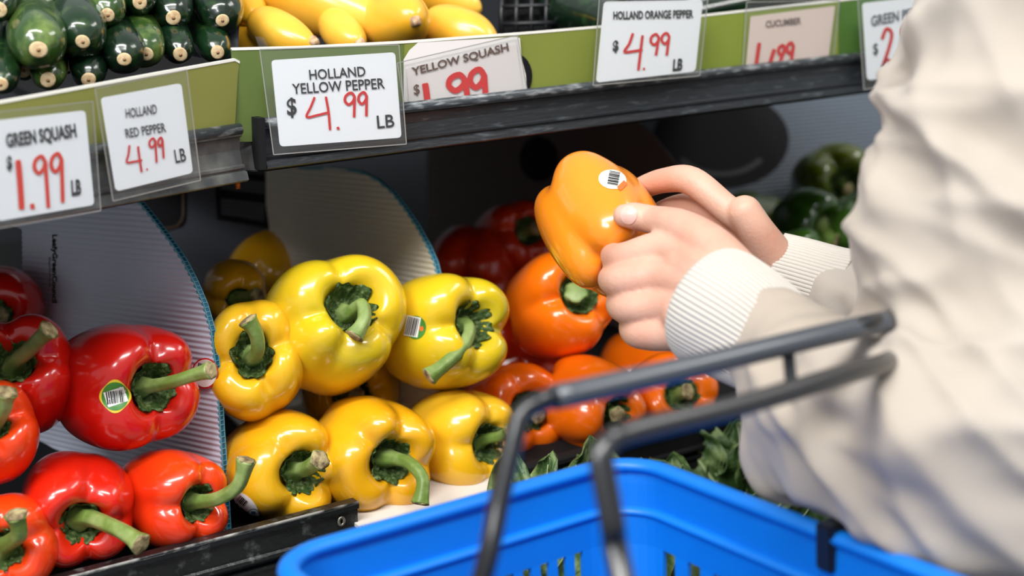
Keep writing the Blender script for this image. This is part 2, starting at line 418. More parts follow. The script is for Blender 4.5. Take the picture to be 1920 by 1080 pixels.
sleeve([(745, 118), (970, 66), (992, 190), (760, 210)], P, -.0005, t)
# orange pepper
o2 = .012
t = ptag([(1133, 3), (1318, 0), (1304, 134), (1118, 155)], [(1124, -6), (1328, -10), (1312, 142), (1112, 160)], P, o2, 'price tag reading HOLLAND ORANGE PEPPER 4.99 LB')
k = o2 + .0006
text('HOLLAND ORANGE PEPPER', (1150, 21), (1300, 18), (1150, 37), P, k, black_ink, t, .022)
text('$', (1149, 76), (1160, 75), (1149, 100), P, k, black_ink, t, .03)
text('LB', (1263, 111), (1281, 109), (1261, 134), P, k, black_ink, t, .03)
strokes([[(1187, 62), (1180, 82), (1171, 97), (1188, 96), (1205, 93)], [(1205, 66), (1201, 98), (1197, 132)], [(1207, 127), (1208, 131)]], 5, P, k, red_ink, t)
strokes(nine(1228, 74, 15, 20, (1230, 104)) + nine(1248, 72, 14, 20, (1250, 104)), 5, P, k, red_ink, t)
# cucumber
t = ptag([(1408, 31), (1566, 11), (1552, 120), (1398, 140)], [(1400, 4), (1574, 0), (1562, 120), (1392, 140)], P, -.0025, 'faded pinkish price tag reading CUCUMBER', 3, mat('pink card', (222, 200, 190), .5))
k = -.0018
text('CUCUMBER', (1436, 39), (1502, 32), (1436, 52), P, k, mat('faded ink', (110, 92, 84), .6), t, .01)
strokes([[(1424, 80), (1421, 100), (1418, 122)], [(1452, 92), (1447, 108), (1443, 122)]], 7, P, k, red_ink, t)
strokes(nine(1466, 94, 12, 18, (1462, 118)) + nine(1482, 90, 12, 20, (1484, 112)), 6, P, k, red_ink, t)
# green pepper
t = ptag([(1617, 6), (1775, -12), (1760, 130), (1626, 151)], [(1608, -8), (1785, -22), (1772, 140), (1620, 168)], P, o2 + .002, 'price tag reading GREEN PEPPER 2.99 beside the pale sleeve')
k = o2 + .0026
text('GREEN PEPPER', (1633, 30), (1745, 8), (1634, 50), P, k, mat('grey ink', (78, 80, 92), .5), t, .01)
text('$', (1637, 82), (1646, 80), (1638, 106), P, k, black_ink, t)
strokes([[(1654, 74), (1662, 54), (1672, 62), (1668, 86), (1655, 126), (1662, 112), (1674, 118)], [(1683, 117), (1684, 123)]], 6, P, k, red_ink, t)
strokes(nine(1698, 58, 14, 20, (1704, 90)) + nine(1718, 54, 12, 20, (1722, 86)), 5.5, P, k, red_ink, t)

# ------------------------------------------------------------------ corrugated bin panels
def plane3(a, b, c):
    A, B, C = W(*a), W(*b), W(*c); n = (B - A).cross(C - A).normalized()
    if n.dot(CAM - A) < 0: n = -n
    return Plane(A, n)
def corrugated(name, outline, plane, fl_px, m, label, front=None, pitch=.0042, thick=.004, holes=(), parent=None, cat='divider', grp=None):
    """ruled sheet following its flutes; outline and holes as pixel outlines on the plane"""
    p0 = plane.at(*fl_px[0]); ex = (plane.at(*fl_px[1]) - p0).normalized(); ey = plane.n.cross(ex)
    def loc(u, v): q = plane.at(u, v) - p0; return (q.dot(ex), q.dot(ey))
    loops = [[loc(*q) for q in outline]] + [[loc(*q) for q in hh] for hh in holes]
    ys = [q[1] for q in loops[0]]; y0, y1 = min(ys) + 1e-5, max(ys) - 1e-5; step = pitch / 6; n = int((y1 - y0) / step)
    rows = []
    for i in range(n + 1):
        y = y0 + (y1 - y0) * i / n; xs = []
        for L in loops:
            for a_, b_ in zip(L, L[1:] + L[:1]):
                if (a_[1] > y) != (b_[1] > y): xs.append(a_[0] + (y - a_[1]) / (b_[1] - a_[1]) * (b_[0] - a_[0]))
        xs.sort(); rows.append((y, [(xs[k], xs[k + 1]) for k in range(0, len(xs) - 1, 2)]))
    vs, fs = [], []
    def add(x, y, side):
        hgt = .00028 * math.cos(2 * math.pi * y / pitch) if side == 0 else -thick - .00028 * math.cos(2 * math.pi * y / pitch)
        vs.append(p0 + ex * x + ey * y + plane.n * hgt); return len(vs) - 1
    for (ya, ia), (yb, ib) in zip(rows[:-1], rows[1:]):
        if len(ia) != len(ib):
            src = ia if len(ia) > len(ib) else ib; ia = ib = src
        for (a0, a1), (b0, b1) in zip(ia, ib):
            f = [add(a0, ya, 0), add(a1, ya, 0), add(b1, yb, 0), add(b0, yb, 0)]; g = [add(a0, ya, 1), add(a1, ya, 1), add(b1, yb, 1), add(b0, yb, 1)]
            fs.append(tuple(f)); fs.append(tuple(g[::-1])); fs.append((f[1], g[1], g[2], f[2])); fs.append((f[0], f[3], g[3], g[0]))
    bm = bmesh.new(); V = [bm.verts.new(v) for v in vs]
    for f in fs: bm.faces.new([V[i] for i in f])
    bmesh.ops.remove_doubles(bm, verts=bm.verts, dist=1e-6)
    me = bpy.data.meshes.new(name); bm.to_mesh(me); bm.free(); o = link(name, me, m, parent, False)
    if label: tag(o, label, cat, grp)
    if front:
        P_ = [plane.at(u, v) for u, v in front]; dens = []
        for a_, b_ in zip(P_[:-1], P_[1:]):
            k = max(1, int((b_ - a_).length / .0011)); dens += [a_.lerp(b_, i / k) for i in range(k)]
        dens.append(P_[-1]); cen = sum(P_, Vector()) / len(P_)
        core = bmesh.new(); rib = bmesh.new(); acc = 0
        for i, (a_, b_) in enumerate(zip(dens[:-1], dens[1:])):
            d = (b_ - a_).normalized(); side = d.cross(plane.n)
            q = [a_ - plane.n * .0004, b_ - plane.n * .0004, b_ - plane.n * (thick - .0004), a_ - plane.n * (thick - .0004)]
            up = side * (.0012 if side.dot(SIDE) > 0 else -.0012)
            vv = [core.verts.new(x + up * .4) for x in q]; core.faces.new(vv)
            for nn in (0, thick - .0003):                     # white liners either side of the core
                a4 = [a_ - plane.n * nn, b_ - plane.n * nn, b_ - plane.n * (nn + .0005), a_ - plane.n * (nn + .0005)]
                w1 = [rib.verts.new(x - up) for x in a4]; w2 = [rib.verts.new(x + up) for x in a4]
                for k in range(4): rib.faces.new((w1[k], w1[(k + 1) % 4], w2[(k + 1) % 4], w2[k]))
                rib.faces.new(w2)
            acc += (b_ - a_).length
            if acc > pitch * .8:
                acc = 0; e = d * .00022
                a4 = [a_ - e, a_ + e, a_ + e - plane.n * thick, a_ - e - plane.n * thick]
                w1 = [rib.verts.new(x - up) for x in a4]; w2 = [rib.verts.new(x + up * .9) for x in a4]
                for k in range(4): rib.faces.new((w1[k], w1[(k + 1) % 4], w2[(k + 1) % 4], w2[k]))
                rib.faces.new(w2)
        c_ = frombm('cut_core', core, teal, o); w = frombm('edge_ribs', rib, mat('edge liner', (96, 158, 178), .5), o); w['kind'] = 'stuff'
    return o
SIDE = CD(1, .2, .3)
# first divider: red | yellow
pl1 = plane3((262, 385, 1.06), (410, 780, 1.035), (40, 500, 1.17))
edge1 = [(258, 378), (275, 398), (300, 430), (322, 460), (343, 492), (362, 530), (380, 572), (394, 620), (402, 680), (408, 740), (411, 800), (416, 870), (420, 930), (424, 1000)]
hole1 = [(-30, 400), (41, 430), (43, 540), (38, 566), (24, 584), (8, 586), (-8, 570), (-30, 540)]
d1 = corrugated('bin_divider', [(-40, 395)] + edge1 + [(420, 1010), (-40, 1000)], pl1, ((100, 455), (360, 478)), plast,
                'white corrugated plastic divider with teal cut edge beside the red peppers', edge1, holes=[hole1])
text('LeafyGreenCouncil', (107, 440), (107, 568), (95, 440), pl1, .0006, black_ink, d1, .02)
text('ShapeTheFuture', (95, 482), (96, 538), (90, 482), pl1, .0006, black_ink, d1)
# second divider: yellow | orange
pl2 = plane3((820, 510, 1.15), (700, 335, 1.22), (510, 420, 1.36))
edge2 = [(560, 316), (620, 315), (672, 322), (704, 336), (735, 362), (758, 392), (780, 425), (800, 462), (813, 492), (822, 530), (826, 600), (826, 700), (826, 800)]
d2 = corrugated('bin_divider', [(498, 300)] + edge2 + [(500, 770)], pl2, ((520, 352), (745, 377)), plast_warm,
                'white corrugated plastic divider standing behind the yellow peppers', edge2, pitch=.0046)
# back panel of the yellow bin, with its printed label frame
A_ = pl2.at(503, 420); pl3 = Plane(A_, CD(.25, .2, .9))
d3 = corrugated('bin_backing', [(150, 200), (506, 200), (506, 770), (150, 790)], pl3, ((360, 440), (500, 455)), plast_dark, 'dark grey corrugated back panel of the yellow pepper bin', cat='panel')
fr = [(402, 318), (512, 330), (508, 428), (407, 412)]; fi = [(412, 330), (498, 341), (496, 416), (415, 402)]
for i in range(4):
    j = (i + 1) % 4; patch('printed_frame', [fr[i], fr[j], fi[j], fi[i]], pl3, .0008, black_ink, d3)
patch('printed_bar', [(414, 355), (497, 364), (497, 380), (414, 370)], pl3, .0008, black_ink, d3)
hs = rquad([(262, 300), (350, 300), (350, 428), (262, 428)], 22)
hd = patch('slot_dark_patch', hs, pl3, .001, black_ink, d3, .0006)  # flat black patch painted for the dark inside the slot
rim_path = [pl3.at(u, v, .002) for u, v in [(343, 330), (344, 370), (344, 400), (341, 414), (332, 424), (322, 427), (300, 429), (262, 430)]]
vs, fs = tube_data(rim_path, lambda q: .0012, 6); mesh('slot_edge_highlight', vs, fs, mat('slot edge highlight', (92, 70, 56), .4), d3)  # thin tube drawn for the highlight along the slot edge
# third divider: orange | green
pl4 = plane3((1285, 330, 1.42), (1215, 250, 1.46), (850, 330, 1.68))
edge4 = [(1180, 215), (1215, 245), (1250, 285), (1282, 330), (1305, 390), (1320, 470), (1325, 660)]
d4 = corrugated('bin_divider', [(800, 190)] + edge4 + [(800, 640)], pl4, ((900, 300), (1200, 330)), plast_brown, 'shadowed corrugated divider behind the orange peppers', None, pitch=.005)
patch('hole_dark_disc', [(1010 + 36 * math.cos(a), 298 + 42 * math.sin(a)) for a in [i * math.pi / 12 for i in range(24)]], pl4, .0008, black_ink, d4)  # flat black disc painted for the dark of a hole
# blue-grey liner of the green bin
pl5 = plane3((1250, 420, 1.66), (1640, 300, 1.74), (1400, 200, 1.72))
d5 = corrugated('bin_backing', [(1200, 180), (1800, 100), (1800, 520), (1200, 540)], pl5, ((1300, 300), (1600, 270)), mat('blue grey liner', (74, 84, 96), .5), 'blue grey panel with a dark ring print behind the green peppers', pitch=.005, cat='panel')
patch('ring_print', [(1352 + 128 * math.cos(a), 262 + 92 * math.sin(a)) for a in [i * math.pi / 16 for i in range(32)]], pl5, .0008, black_ink, d5)
patch('ring_band', [(1352 + r * math.cos(a), 262 + .72 * r * math.sin(a)) for r, rng in ((96, range(3, 14)), (84, range(13, 2, -1))) for a in [i * math.pi / 16 for i in rng]], pl5, .0016, mat('ring band', (32, 35, 40), .6), d5)

# ------------------------------------------------------------------ bell peppers
PROF = [(.0, .50), (.10, .50), (.21, .52), (.29, .60), (.35, .76), (.43, .91), (.55, 1.0), (.69, 1.0), (.83, .90), (.94, .70), (.99, .44), (1.0, .14), (.98, -.18), (.935, -.48), (.85, -.74), (.70, -.91), (.50, -.97), (.32, -.92), (.15, -.84), (0, -.80)]
PR_D = cr(PROF, 3)
# solved pose of each pepper: (axis x, axis y, radius, length)
FIT = {
    'largest yellow bell pepper, topmost in the pile with a hooked stem': (0.435, 0.35, 0.0525, 0.1145, -8.75, 3.125),
    'greenish yellow bell pepper on top beside the orange ones, stem bent down': (0.65, 0.1775, 0.047, 0.0995, -8.125, 1.25),
    'yellow bell pepper against the divider, stem curling upward': (0.16, 0.1575, 0.0462, 0.1, 3.75, 9.375),
    'yellow bell pepper at the bottom beside the red bin, short thick stem': (0.5175, -0.0325, 0.0435, 0.0925, -8.125, 0),
    'middle yellow bell pepper of the bottom row, long stem drooping right': (0.55, -0.04, 0.046, 0.096, -20, -1.25),
    'yellow bell pepper at the right end of the bottom row, stem pointing right': (0.6875, 0.0125, 0.042, 0.08, -11.25, 8.75),
    'yellow bell pepper behind, its calyx just showing by the divider': (0.3225, -0.2875, 0.0257, 0.0555, -7.5, -3.75),
    'large red bell pepper on top, stem pointing right to the divider': (0.715, 0.0125, 0.0455, 0.097, -20, 1.875),
    'dark red bell pepper cut by the picture edge, thick stem pointing up': (0.2425, 0.39, 0.041, 0.091, 8.75, 2.5),
    'orange red bell pepper at the left edge, half out of view': (0.3575, 0.395, 0.0343, 0.076, -3.75, 6.25),
    'orange red bell pepper in the lower left corner, stem hooked up': (0.3675, 0.0525, 0.0355, 0.0765, -8.75, 3.75),
    'scarlet bell pepper in the bottom row with long straight stem': (0.385, -0.1775, 0.0377, 0.0825, -9.375, -1.25),
    'orange red bell pepper in the bottom row, stem sweeping up right': (0.71, -0.06, 0.035, 0.0785, -15.625, -0.625),
    'bright orange bell pepper directly under the held pepper': (0.3875, 0.25, 0.0457, 0.098, -5.625, 0),
    'orange bell pepper squeezed behind the right yellow peppers': (0.465, 0.175, 0.0447, 0.094, -10, -0.625),
    'orange bell pepper in front row behind the basket handle bend': (0.635, -0.2, 0.04, 0.0835, -5.625, -1.25),
    'darkest orange bell pepper at the back with its calyx in shade': (0.49, 0.2575, 0.0397, 0.0855, -7.5, 8.125),
    'dark green bell pepper with a pale stem stub': (0.375, -0.18, 0.0352, 0.077, -9.375, -9.375),
    'light orange bell pepper held up in the hands, round white sticker': (0.335, -0.65, 0.0435, 0.1, -11.25, -13.75),
}
def pepper_mats():
    def skin(name, c, c2, nscale=9, sss=.12, lo=.45, hi=.72):
        return mat(name, c, .24, coat=.7, sss=sss, c2=c2, nscale=nscale, coatr=.1, lo=lo, hi=hi, spec=.5)
    return dict(yellow=skin('yellow pepper skin', (234, 180, 24), (238, 192, 46)), lemon=skin('lemon pepper skin', (228, 190, 32), (196, 182, 26), 11),
                gold=skin('golden pepper skin', (232, 166, 18), (228, 178, 28)), red=skin('red pepper skin', (204, 24, 12), (176, 12, 8)),
                scarlet=skin('scarlet pepper skin', (218, 38, 14), (200, 22, 10)), vermil=skin('orange red pepper skin', (236, 66, 14), (222, 34, 12), 12),
                orange=skin('orange pepper skin', (248, 116, 10), (240, 100, 8)), held=skin('light orange pepper skin', (246, 146, 30), (244, 138, 22), 12),
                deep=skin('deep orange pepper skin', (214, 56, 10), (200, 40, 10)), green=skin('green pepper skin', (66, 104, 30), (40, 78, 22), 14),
                olive=skin('olive pepper skin', (96, 108, 20), (60, 84, 18), 10))
PM = pepper_mats()
stem_m = mat('pepper stem', (104, 130, 58), .45, c2=(150, 168, 104), nscale=60, bump=.3, bscale=160, lo=.4, hi=.7)
stem_d = mat('dark pepper stem', (74, 98, 40), .5, c2=(110, 116, 62), nscale=50, bump=.3, bscale=160)
calyx_m = mat('pepper calyx', (76, 106, 48), .5, c2=(146, 166, 106), nscale=260, bump=.9, bscale=300, lo=.48, hi=.66)
tip_m = mat('dry stem tip', (176, 160, 116), .8, c2=(96, 78, 52), nscale=160, bump=.6, bscale=400)

def frame_from(axis, roll):
    z = Vector(axis).normalized(); ref = CD(0, 1, 0); x = ref.cross(z).normalized(); y = z.cross(x)
    return Matrix((x, y, z)).transposed() @ Matrix.Rotation(math.radians(roll), 3, 'Z')

PEPS = []
def soft(q, k, o):                                  # smooth low-frequency lumps
    x, y, z = q.x * k + o.x, q.y * k + o.y, q.z * k + o.z
    return (math.sin(x * 1.9 + math.sin(y * 1.3)) + math.sin(y * 2.3 + z * 1.1) + math.sin(z * 2.1 + x * 1.3)) / 3
def body_mesh(u, v, d, R, L, axis, roll, n, seed, sx, taper, bound, NJ=96, step=1):
    rng = random.Random(seed); c0 = W(u, v, d); Mx = frame_from(CD(*axis), roll)
    bs = [(k + rng.uniform(-.13, .13)) * 2 * math.pi / n for k in range(n)] if bound is None else [math.radians(b) for b in bound]
    n = len(bs); amp = [rng.uniform(.7, 1.25) for _ in bs]; lobes = [(rng.uniform(-.05, .06), rng.uniform(-.09, .08)) for _ in bs]
    off = Vector((rng.uniform(0, 50), rng.uniform(0, 50), rng.uniform(0, 50)))
    H = L / 2; zr = .50; bend = (rng.uniform(-.08, .08), rng.uniform(-.08, .08))
    vs, fs = [], []; sv = []
    for j in range(NJ):
        th = 2 * math.pi * j / NJ; c = cw = bul = hgt = 0
        for k, b in enumerate(bs):
            dd = (th - b + math.pi) % (2 * math.pi) - math.pi
            c += amp[k] * (.72 * math.exp(-(dd / .40) ** 2) + .28 * math.exp(-(dd / .17) ** 2))
            b2 = bs[(k + 1) % n]; mid = b + (((b2 - b) % (2 * math.pi)) / 2); dm = (th - mid + math.pi) % (2 * math.pi) - math.pi
            wgt = math.exp(-(dm / .7) ** 2); bul += lobes[k][0] * wgt; hgt += lobes[k][1] * wgt
        sv.append((th, c, bul, hgt))
    P_ = PR_D[::step] if (len(PR_D) - 1) % step == 0 else PR_D[::step] + [PR_D[-1]]
    for rp, zp in P_:
        sm_ = lambda x: max(0, min(1, x)) ** 2 * (3 - 2 * max(0, min(1, x)))
        A = .060 + .105 * sm_((zp - .1) / .7) * sm_((rp - .1) / .4) + .20 * sm_((-.35 - zp) / .55)
        top = sm_((zp - .25) / .7) * math.exp(-((rp - .66) / .30) ** 2)
        for th, c, bul, hgt in sv:
            r = rp * (1 + bul) * (1 - A * c) * (1 + taper * (-zp))
            z = zp - top * .19 * c + top * hgt + sm_((-.55 - zp) / .35) * .14 * c * math.exp(-((rp - .5) / .35) ** 2)
            x, y = r * math.cos(th) * sx, r * math.sin(th)
            x += bend[0] * (1 - z * z) * .5; y += bend[1] * (1 - z * z) * .5
            q = Vector((x, y, z)); fac = min(1, rp * 2)
            nz = soft(q, 1.0, off) * .04 + soft(q, 2.6, off) * .010
            q.x *= 1 + nz * fac; q.y *= 1 + nz * fac; q.z += soft(q, 1.2, off * 2) * .025 * fac
            vs.append(c0 + Mx @ Vector((q.x * R, q.y * R, (q.z - zr) * H)))
    for i in range(len(P_) - 1):
        for j in range(NJ):
            j2 = (j + 1) % NJ; fs.append((i * NJ + j, (i + 1) * NJ + j, (i + 1) * NJ + j2, i * NJ + j2))
    return vs, fs                                    # rows run outwards from the hollow, faces wound outwards

def pepper(label, u, v, d, R, L, axis, roll=0, n=4, seed=0, skin='yellow', stem=None, grp=None, sx=1.0, taper=0, bound=None, stem_r=.0056, sm=None, stickers=(), bbox=None):
    """u,v,d: the stem hollow's place; R,L in metres"""
    if label in FIT: axis = (FIT[label][0], FIT[label][1], math.sqrt(max(.02, 1 - FIT[label][0] ** 2 - FIT[label][1] ** 2))); R, L = FIT[label][2:4]; u += FIT[label][4]; v += FIT[label][5]
    PEPS.append((label, u, v, d, R, L, axis, roll, n, seed, sx, taper, bound, bbox))
    rng = random.Random(seed + 500); c0 = W(u, v, d); Mx = frame_from(CD(*axis), roll); H = L / 2; zr = .50
    t = thing('bell_pepper', c0, label, 'bell pepper', grp)
    vs, fs = body_mesh(u, v, d, R, L, axis, roll, n, seed, sx, taper, bound)
    body = mesh('flesh', vs, fs, PM[skin], t)
    # calyx: crinkled lobed leaf sitting in the hollow
    NC, NRr = 96, 12; cv, cf = [], []; ph = rng.uniform(0, 6)
    for i in range(NRr + 1):
        s = i / NRr
        for j in range(NC):
            th = 2 * math.pi * j / NC
            lob = 1 + .09 * math.cos(6 * th + ph) + .05 * math.cos(4 * th + 2 * ph) + .03 * math.sin(13 * th)
            r = (.05 + .33 * s) * (1 + (lob - 1) * s); zp_ = .50 + .02 * min(1, r / .2) + (0 if r < .22 else .26 * min(1, (r - .22) / .14) ** 1.3)
            z = zp_ + .075 + .03 * s * math.sin(9 * th + ph) + .022 * s * math.sin(19 * th + 8 * s) + .012 * math.sin(30 * s + 5 * th) + .02 * noise.noise(Vector((math.cos(th) * s * 5, math.sin(th) * s * 5, seed)))
            cv.append(c0 + Mx @ Vector((r * sx * R * math.cos(th), r * R * math.sin(th), (z - zr) * H)))
    for i in range(NRr):
        for j in range(NC):
            j2 = (j + 1) % NC; cf.append((i * NC + j, (i + 1) * NC + j, (i + 1) * NC + j2, i * NC + j2))
    cf.append(tuple(range(NC))[::-1])
    bm = bmesh.new(); V = [bm.verts.new(x) for x in cv]
    for f in cf: bm.faces.new([V[k] for k in f])
    bmesh.ops.solidify(bm, geom=bm.faces[:], thickness=.0006)
    if stem is not False: cal = frombm('calyx', bm, calyx_m, t, True)
    else: bm.free()
    # stem: from the hollow along image-measured bends with their own depth
    if stem:
        pts = [(0, 0, 0)] + [((uu - u), (vv - v), dd) for uu, vv, dd in stem]
        P3 = [c0 + Mx @ Vector((0, 0, .02 * H))] + [W(u + a_, v + b_, d + e_) for a_, b_, e_ in pts[1:]]
        path = [Vector(q) for q in cr([tuple(q) for q in P3], 8)]
        ph2 = rng.uniform(0, 6)
        def rad(q):
            base = stem_r * (1.0 + .75 * math.exp(-(q / .13) ** 2) - .10 * math.sin(q * math.pi)); end = .30 * math.exp(-((1 - q) / .10) ** 2)
            return base * (1 + end)
        vs, fs = tube_data(path, rad, 20, lambda a_, q: 1 + .07 * math.cos(5 * a_ + ph2 + q) + .03 * math.cos(9 * a_))
        st = mesh('stem', vs, fs, sm or stem_m, t)
        e = path[-1]; dr = (path[-1] - path[-3]).normalized()
        tv, tf = tube_data([e - dr * .0002, e + dr * .0007, e + dr * .0012], lambda q: stem_r * (1.24 - .5 * q * q), 20, lambda a_, q: 1 + .08 * math.cos(5 * a_ + ph2 + 1) + .05 * math.sin(7 * a_))
        mesh('stem_tip', tv, tf, stem_m if stem_r == .008 else tip_m, st)
    return t, body

def onto(obj):
    bm = bmesh.new(); bm.from_mesh(obj.data); T = BVHTree.FromBMesh(bm)
    return T
def project(T, u, v, off):
    h_ = T.ray_cast(CAM, ray(u, v)); return None if h_[0] is None else h_[0] + (h_[1] if h_[1].dot(CAM - h_[0]) > 0 else -h_[1]) * off
def decal(name, T, cx, cy, rx, ry, rot, off, m, parent, shape=None, quad=False, nr=6, na=36):
    """thin sticker moulded onto the surface"""
    ca, sa = math.cos(math.radians(rot)), math.sin(math.radians(rot)); vs, fs = [], []
    if quad:
        N1, N2 = 6, 5
        for i in range(N1 + 1):
            for j in range(N2 + 1):
                a_, b_ = (i / N1 * 2 - 1) * rx, (j / N2 * 2 - 1) * ry
                vs.append(project(T, cx + a_ * ca - b_ * sa, cy + a_ * sa + b_ * ca, off))
        fs = [(i * (N2 + 1) + j, (i + 1) * (N2 + 1) + j, (i + 1) * (N2 + 1) + j + 1, i * (N2 + 1) + j + 1) for i in range(N1) for j in range(N2)]
    else:
        for i in range(nr + 1):
            for j in range(na):
                th = 2 * math.pi * j / na; k = i / nr * (shape(th) if shape else 1)
                a_, b_ = k * rx * math.cos(th), k * ry * math.sin(th)
                vs.append(project(T, cx + a_ * ca - b_ * sa, cy + a_ * sa + b_ * ca, off))
        fs = [(i * na + j, (i + 1) * na + j, (i + 1) * na + (j + 1) % na, i * na + (j + 1) % na) for i in range(nr) for j in range(na)]
    ok = [i for i, q in enumerate(vs) if q is not None]; mp = {o_: k for k, o_ in enumerate(ok)}
    fs = [tuple(mp[i] for i in f) for f in fs if all(i in mp for i in f)]
    return mesh(name, [vs[i] for i in ok], fs, m, parent)
st_white = mat('sticker white', (236, 236, 232), .4); st_green = mat('sticker green', (62, 130, 48), .4); st_yel = mat('sticker yellow', (226, 200, 50), .4)
st_red = mat('sticker red', (206, 36, 30), .4); st_org = mat('sticker orange', (226, 110, 40), .4); st_blue = mat('sticker blue', (40, 90, 140), .4)
def bars(T, cx, cy, w, h_, rot, k, parent, off=.0008):
    ca, sa = math.cos(math.radians(rot)), math.sin(math.radians(rot)); rng = random.Random(k); x = -w
    while x < w:
        bw_ = rng.choice([.9, 1.4, 2.2]); xc = x + bw_ / 2
        decal('barcode_bar', T, cx + xc * ca, cy + xc * sa, bw_ / 2, h_, rot, off, black_ink, parent, quad=True); x += bw_ + rng.choice([1.0, 1.6])
def flat_text(s, T, TL, TR, BL, m, parent, off=.0009):
    c = bpy.data.curves.new('t', 'FONT'); c.body = s; c.resolution_u = 1
    o = bpy.data.objects.new('t', c); S.collection.objects.link(o)
    me = bpy.data.meshes.new_from_object(o.evaluated_get(bpy.context.evaluated_depsgraph_get())); bpy.data.objects.remove(o)
    xs = [q.co.x for q in me.vertices]; ys = [q.co.y for q in me.vertices]; TL, TR, BL = Vector(TL), Vector(TR), Vector(BL); last = None
    for q in me.vertices:
        p = TL + (TR - TL) * ((q.co.x - min(xs)) / (max(xs) - min(xs))) + (BL - TL) * ((max(ys) - q.co.y) / (max(ys) - min(ys)))
        h_ = project(T, p.x, p.y, off) or last
        if h_ is None: continue
        q.co = h_; last = h_
    me.name = 'sticker_digits'; return link('sticker_digits', me, m, parent, False)

GY = None
# --- yellow bin
Y = {}
Y['big'] = pepper('largest yellow bell pepper, topmost in the pile with a hooked stem', 652, 590, 1.075, .0475, .096, (.30, .05, .95), 0, 4, 3, 'lemon', bound=[100, 190, -110, -30], bbox=(483, 474, 755, 748),
    stem=[(655, 588, -.012), (678, 572, -.024), (682, 600, -.034), (664, 630, -.040)])
Y['right'] = pepper('greenish yellow bell pepper on top beside the orange ones, stem bent down', 872, 612, 1.12, .047, .098, (.50, .05, .86), 0, 4, 8, 'lemon', bound=[83, -10, -95, 180], bbox=(705, 510, 950, 735),
    stem=[(880, 618, -.012), (868, 650, -.026), (835, 682, -.036), (803, 706, -.042)])
Y['left'] = pepper('yellow bell pepper against the divider, stem curling upward', 470, 660, 1.05, .0435, .082, (.10, .0, 1), 0, 4, 13, 'yellow', bound=[95, 20, -60, 190], bbox=(392, 560, 567, 800),
    stem=[(474, 672, -.012), (484, 655, -.026), (480, 625, -.034), (464, 600, -.038)], sx=.82)
Y['bl'] = pepper('yellow bell pepper at the bottom beside the red bin, short thick stem', 560, 880, 1.055, .0432, .092, (.36, .05, .93), 0, 4, 21, 'gold', bound=[125, 35, -30, -115], bbox=(408, 763, 640, 985),
    stem=[(570, 880, -.012), (586, 872, -.024), (600, 862, -.032)], stem_r=.006)
Y['bm'] = pepper('middle yellow bell pepper of the bottom row, long stem drooping right', 735, 858, 1.08, .0460, .096, (.34, .05, .93), 0, 4, 33, 'gold', bound=[75, 140, -90, -10], bbox=(560, 735, 803, 968),
    stem=[(748, 862, -.014), (772, 872, -.026), (793, 900, -.036), (788, 944, -.040)], stem_r=.0052)
Y['br'] = pepper('yellow bell pepper at the right end of the bottom row, stem pointing right', 905, 820, 1.13, .0445, .086, (.68, .02, .73), 0, 4, 41, 'yellow', bound=[85, 180, -90, 0], bbox=(765, 725, 955, 935),
    stem=[(918, 822, -.008), (938, 818, -.014), (957, 808, -.022)], stem_r=.0046)
Y['back'] = pepper('yellow bell pepper behind, its calyx just showing by the divider', 452, 560, 1.15, .036, .078, (.15, -.25, .95), 0, 4, 52, 'gold', bbox=(378, 485, 497, 605),
    stem=[(464, 558, -.012), (482, 556, -.020)])
Y['back2'] = pepper('shadowed golden bell pepper furthest back in the yellow bin', 535, 490, 1.40, .046, .1, (.2, .5, -.8), 0, 4, 57, 'gold')
Y['gap'] = pepper('yellow bell pepper mostly hidden in the gap between the two rows', 660, 735, 1.18, .042, .085, (.1, -.1, .95), 20, 3, 61, 'gold', [(665, 735, -.01), (668, 740, -.015)])
# --- red bin
Rd = {}
Rd['big'] = pepper('large red bell pepper on top, stem pointing right to the divider', 285, 722, 1.0, .0455, .1, (.52, .02, .85), 0, 4, 70, 'red', bound=[85, 15, -80, 190], bbox=(92, 605, 362, 850),
    stem=[(292, 722, -.012), (330, 714, -.026), (362, 704, -.034), (396, 694, -.042)], stem_r=.0048)
Rd['tl'] = pepper('dark red bell pepper cut by the picture edge, thick stem pointing up', 18, 688, .975, .0455, .092, (.34, .15, .92), 10, 4, 75, 'red', bbox=(-75, 585, 140, 830),
    stem=[(28, 680, -.012), (50, 660, -.026), (74, 636, -.036), (92, 618, -.04)], stem_r=.0056, sm=stem_d)
Rd['ml'] = pepper('orange red bell pepper at the left edge, half out of view', -18, 800, .935, .0405, .085, (.2, .05, .95), 20, 4, 81, 'vermil', bbox=(-120, 710, 68, 925),
    stem=[(-8, 790, -.012), (6, 765, -.024), (12, 735, -.03)])
Rd['bl'] = pepper('orange red bell pepper in the lower left corner, stem hooked up', 12, 1022, .93, .0385, .085, (.12, .0, .99), 15, 4, 86, 'vermil', bbox=(-100, 925, 108, 1125),
    stem=[(16, 1018, -.014), (36, 1000, -.028), (30, 965, -.036)], stem_r=.0056)
Rd['bm'] = pepper('scarlet bell pepper in the bottom row with long straight stem', 158, 970, .965, .0430, .094, (.16, -.05, .98), 0, 4, 92, 'scarlet', bound=[80, 190, -80, 0], bbox=(38, 842, 245, 1068),
    stem=[(172, 972, -.014), (205, 985, -.028), (235, 1000, -.038), (264, 1020, -.046)], stem_r=.0058)
Rd['br'] = pepper('orange red bell pepper in the bottom row, stem sweeping up right', 368, 938, 1.0, .0395, .094, (.56, .0, .83), 0, 4, 97, 'vermil', bound=[75, -90, 180, 0], bbox=(212, 843, 423, 1028),
    stem=[(378, 940, -.01), (412, 934, -.024), (446, 910, -.034), (461, 862, -.038)], stem_r=.0052)
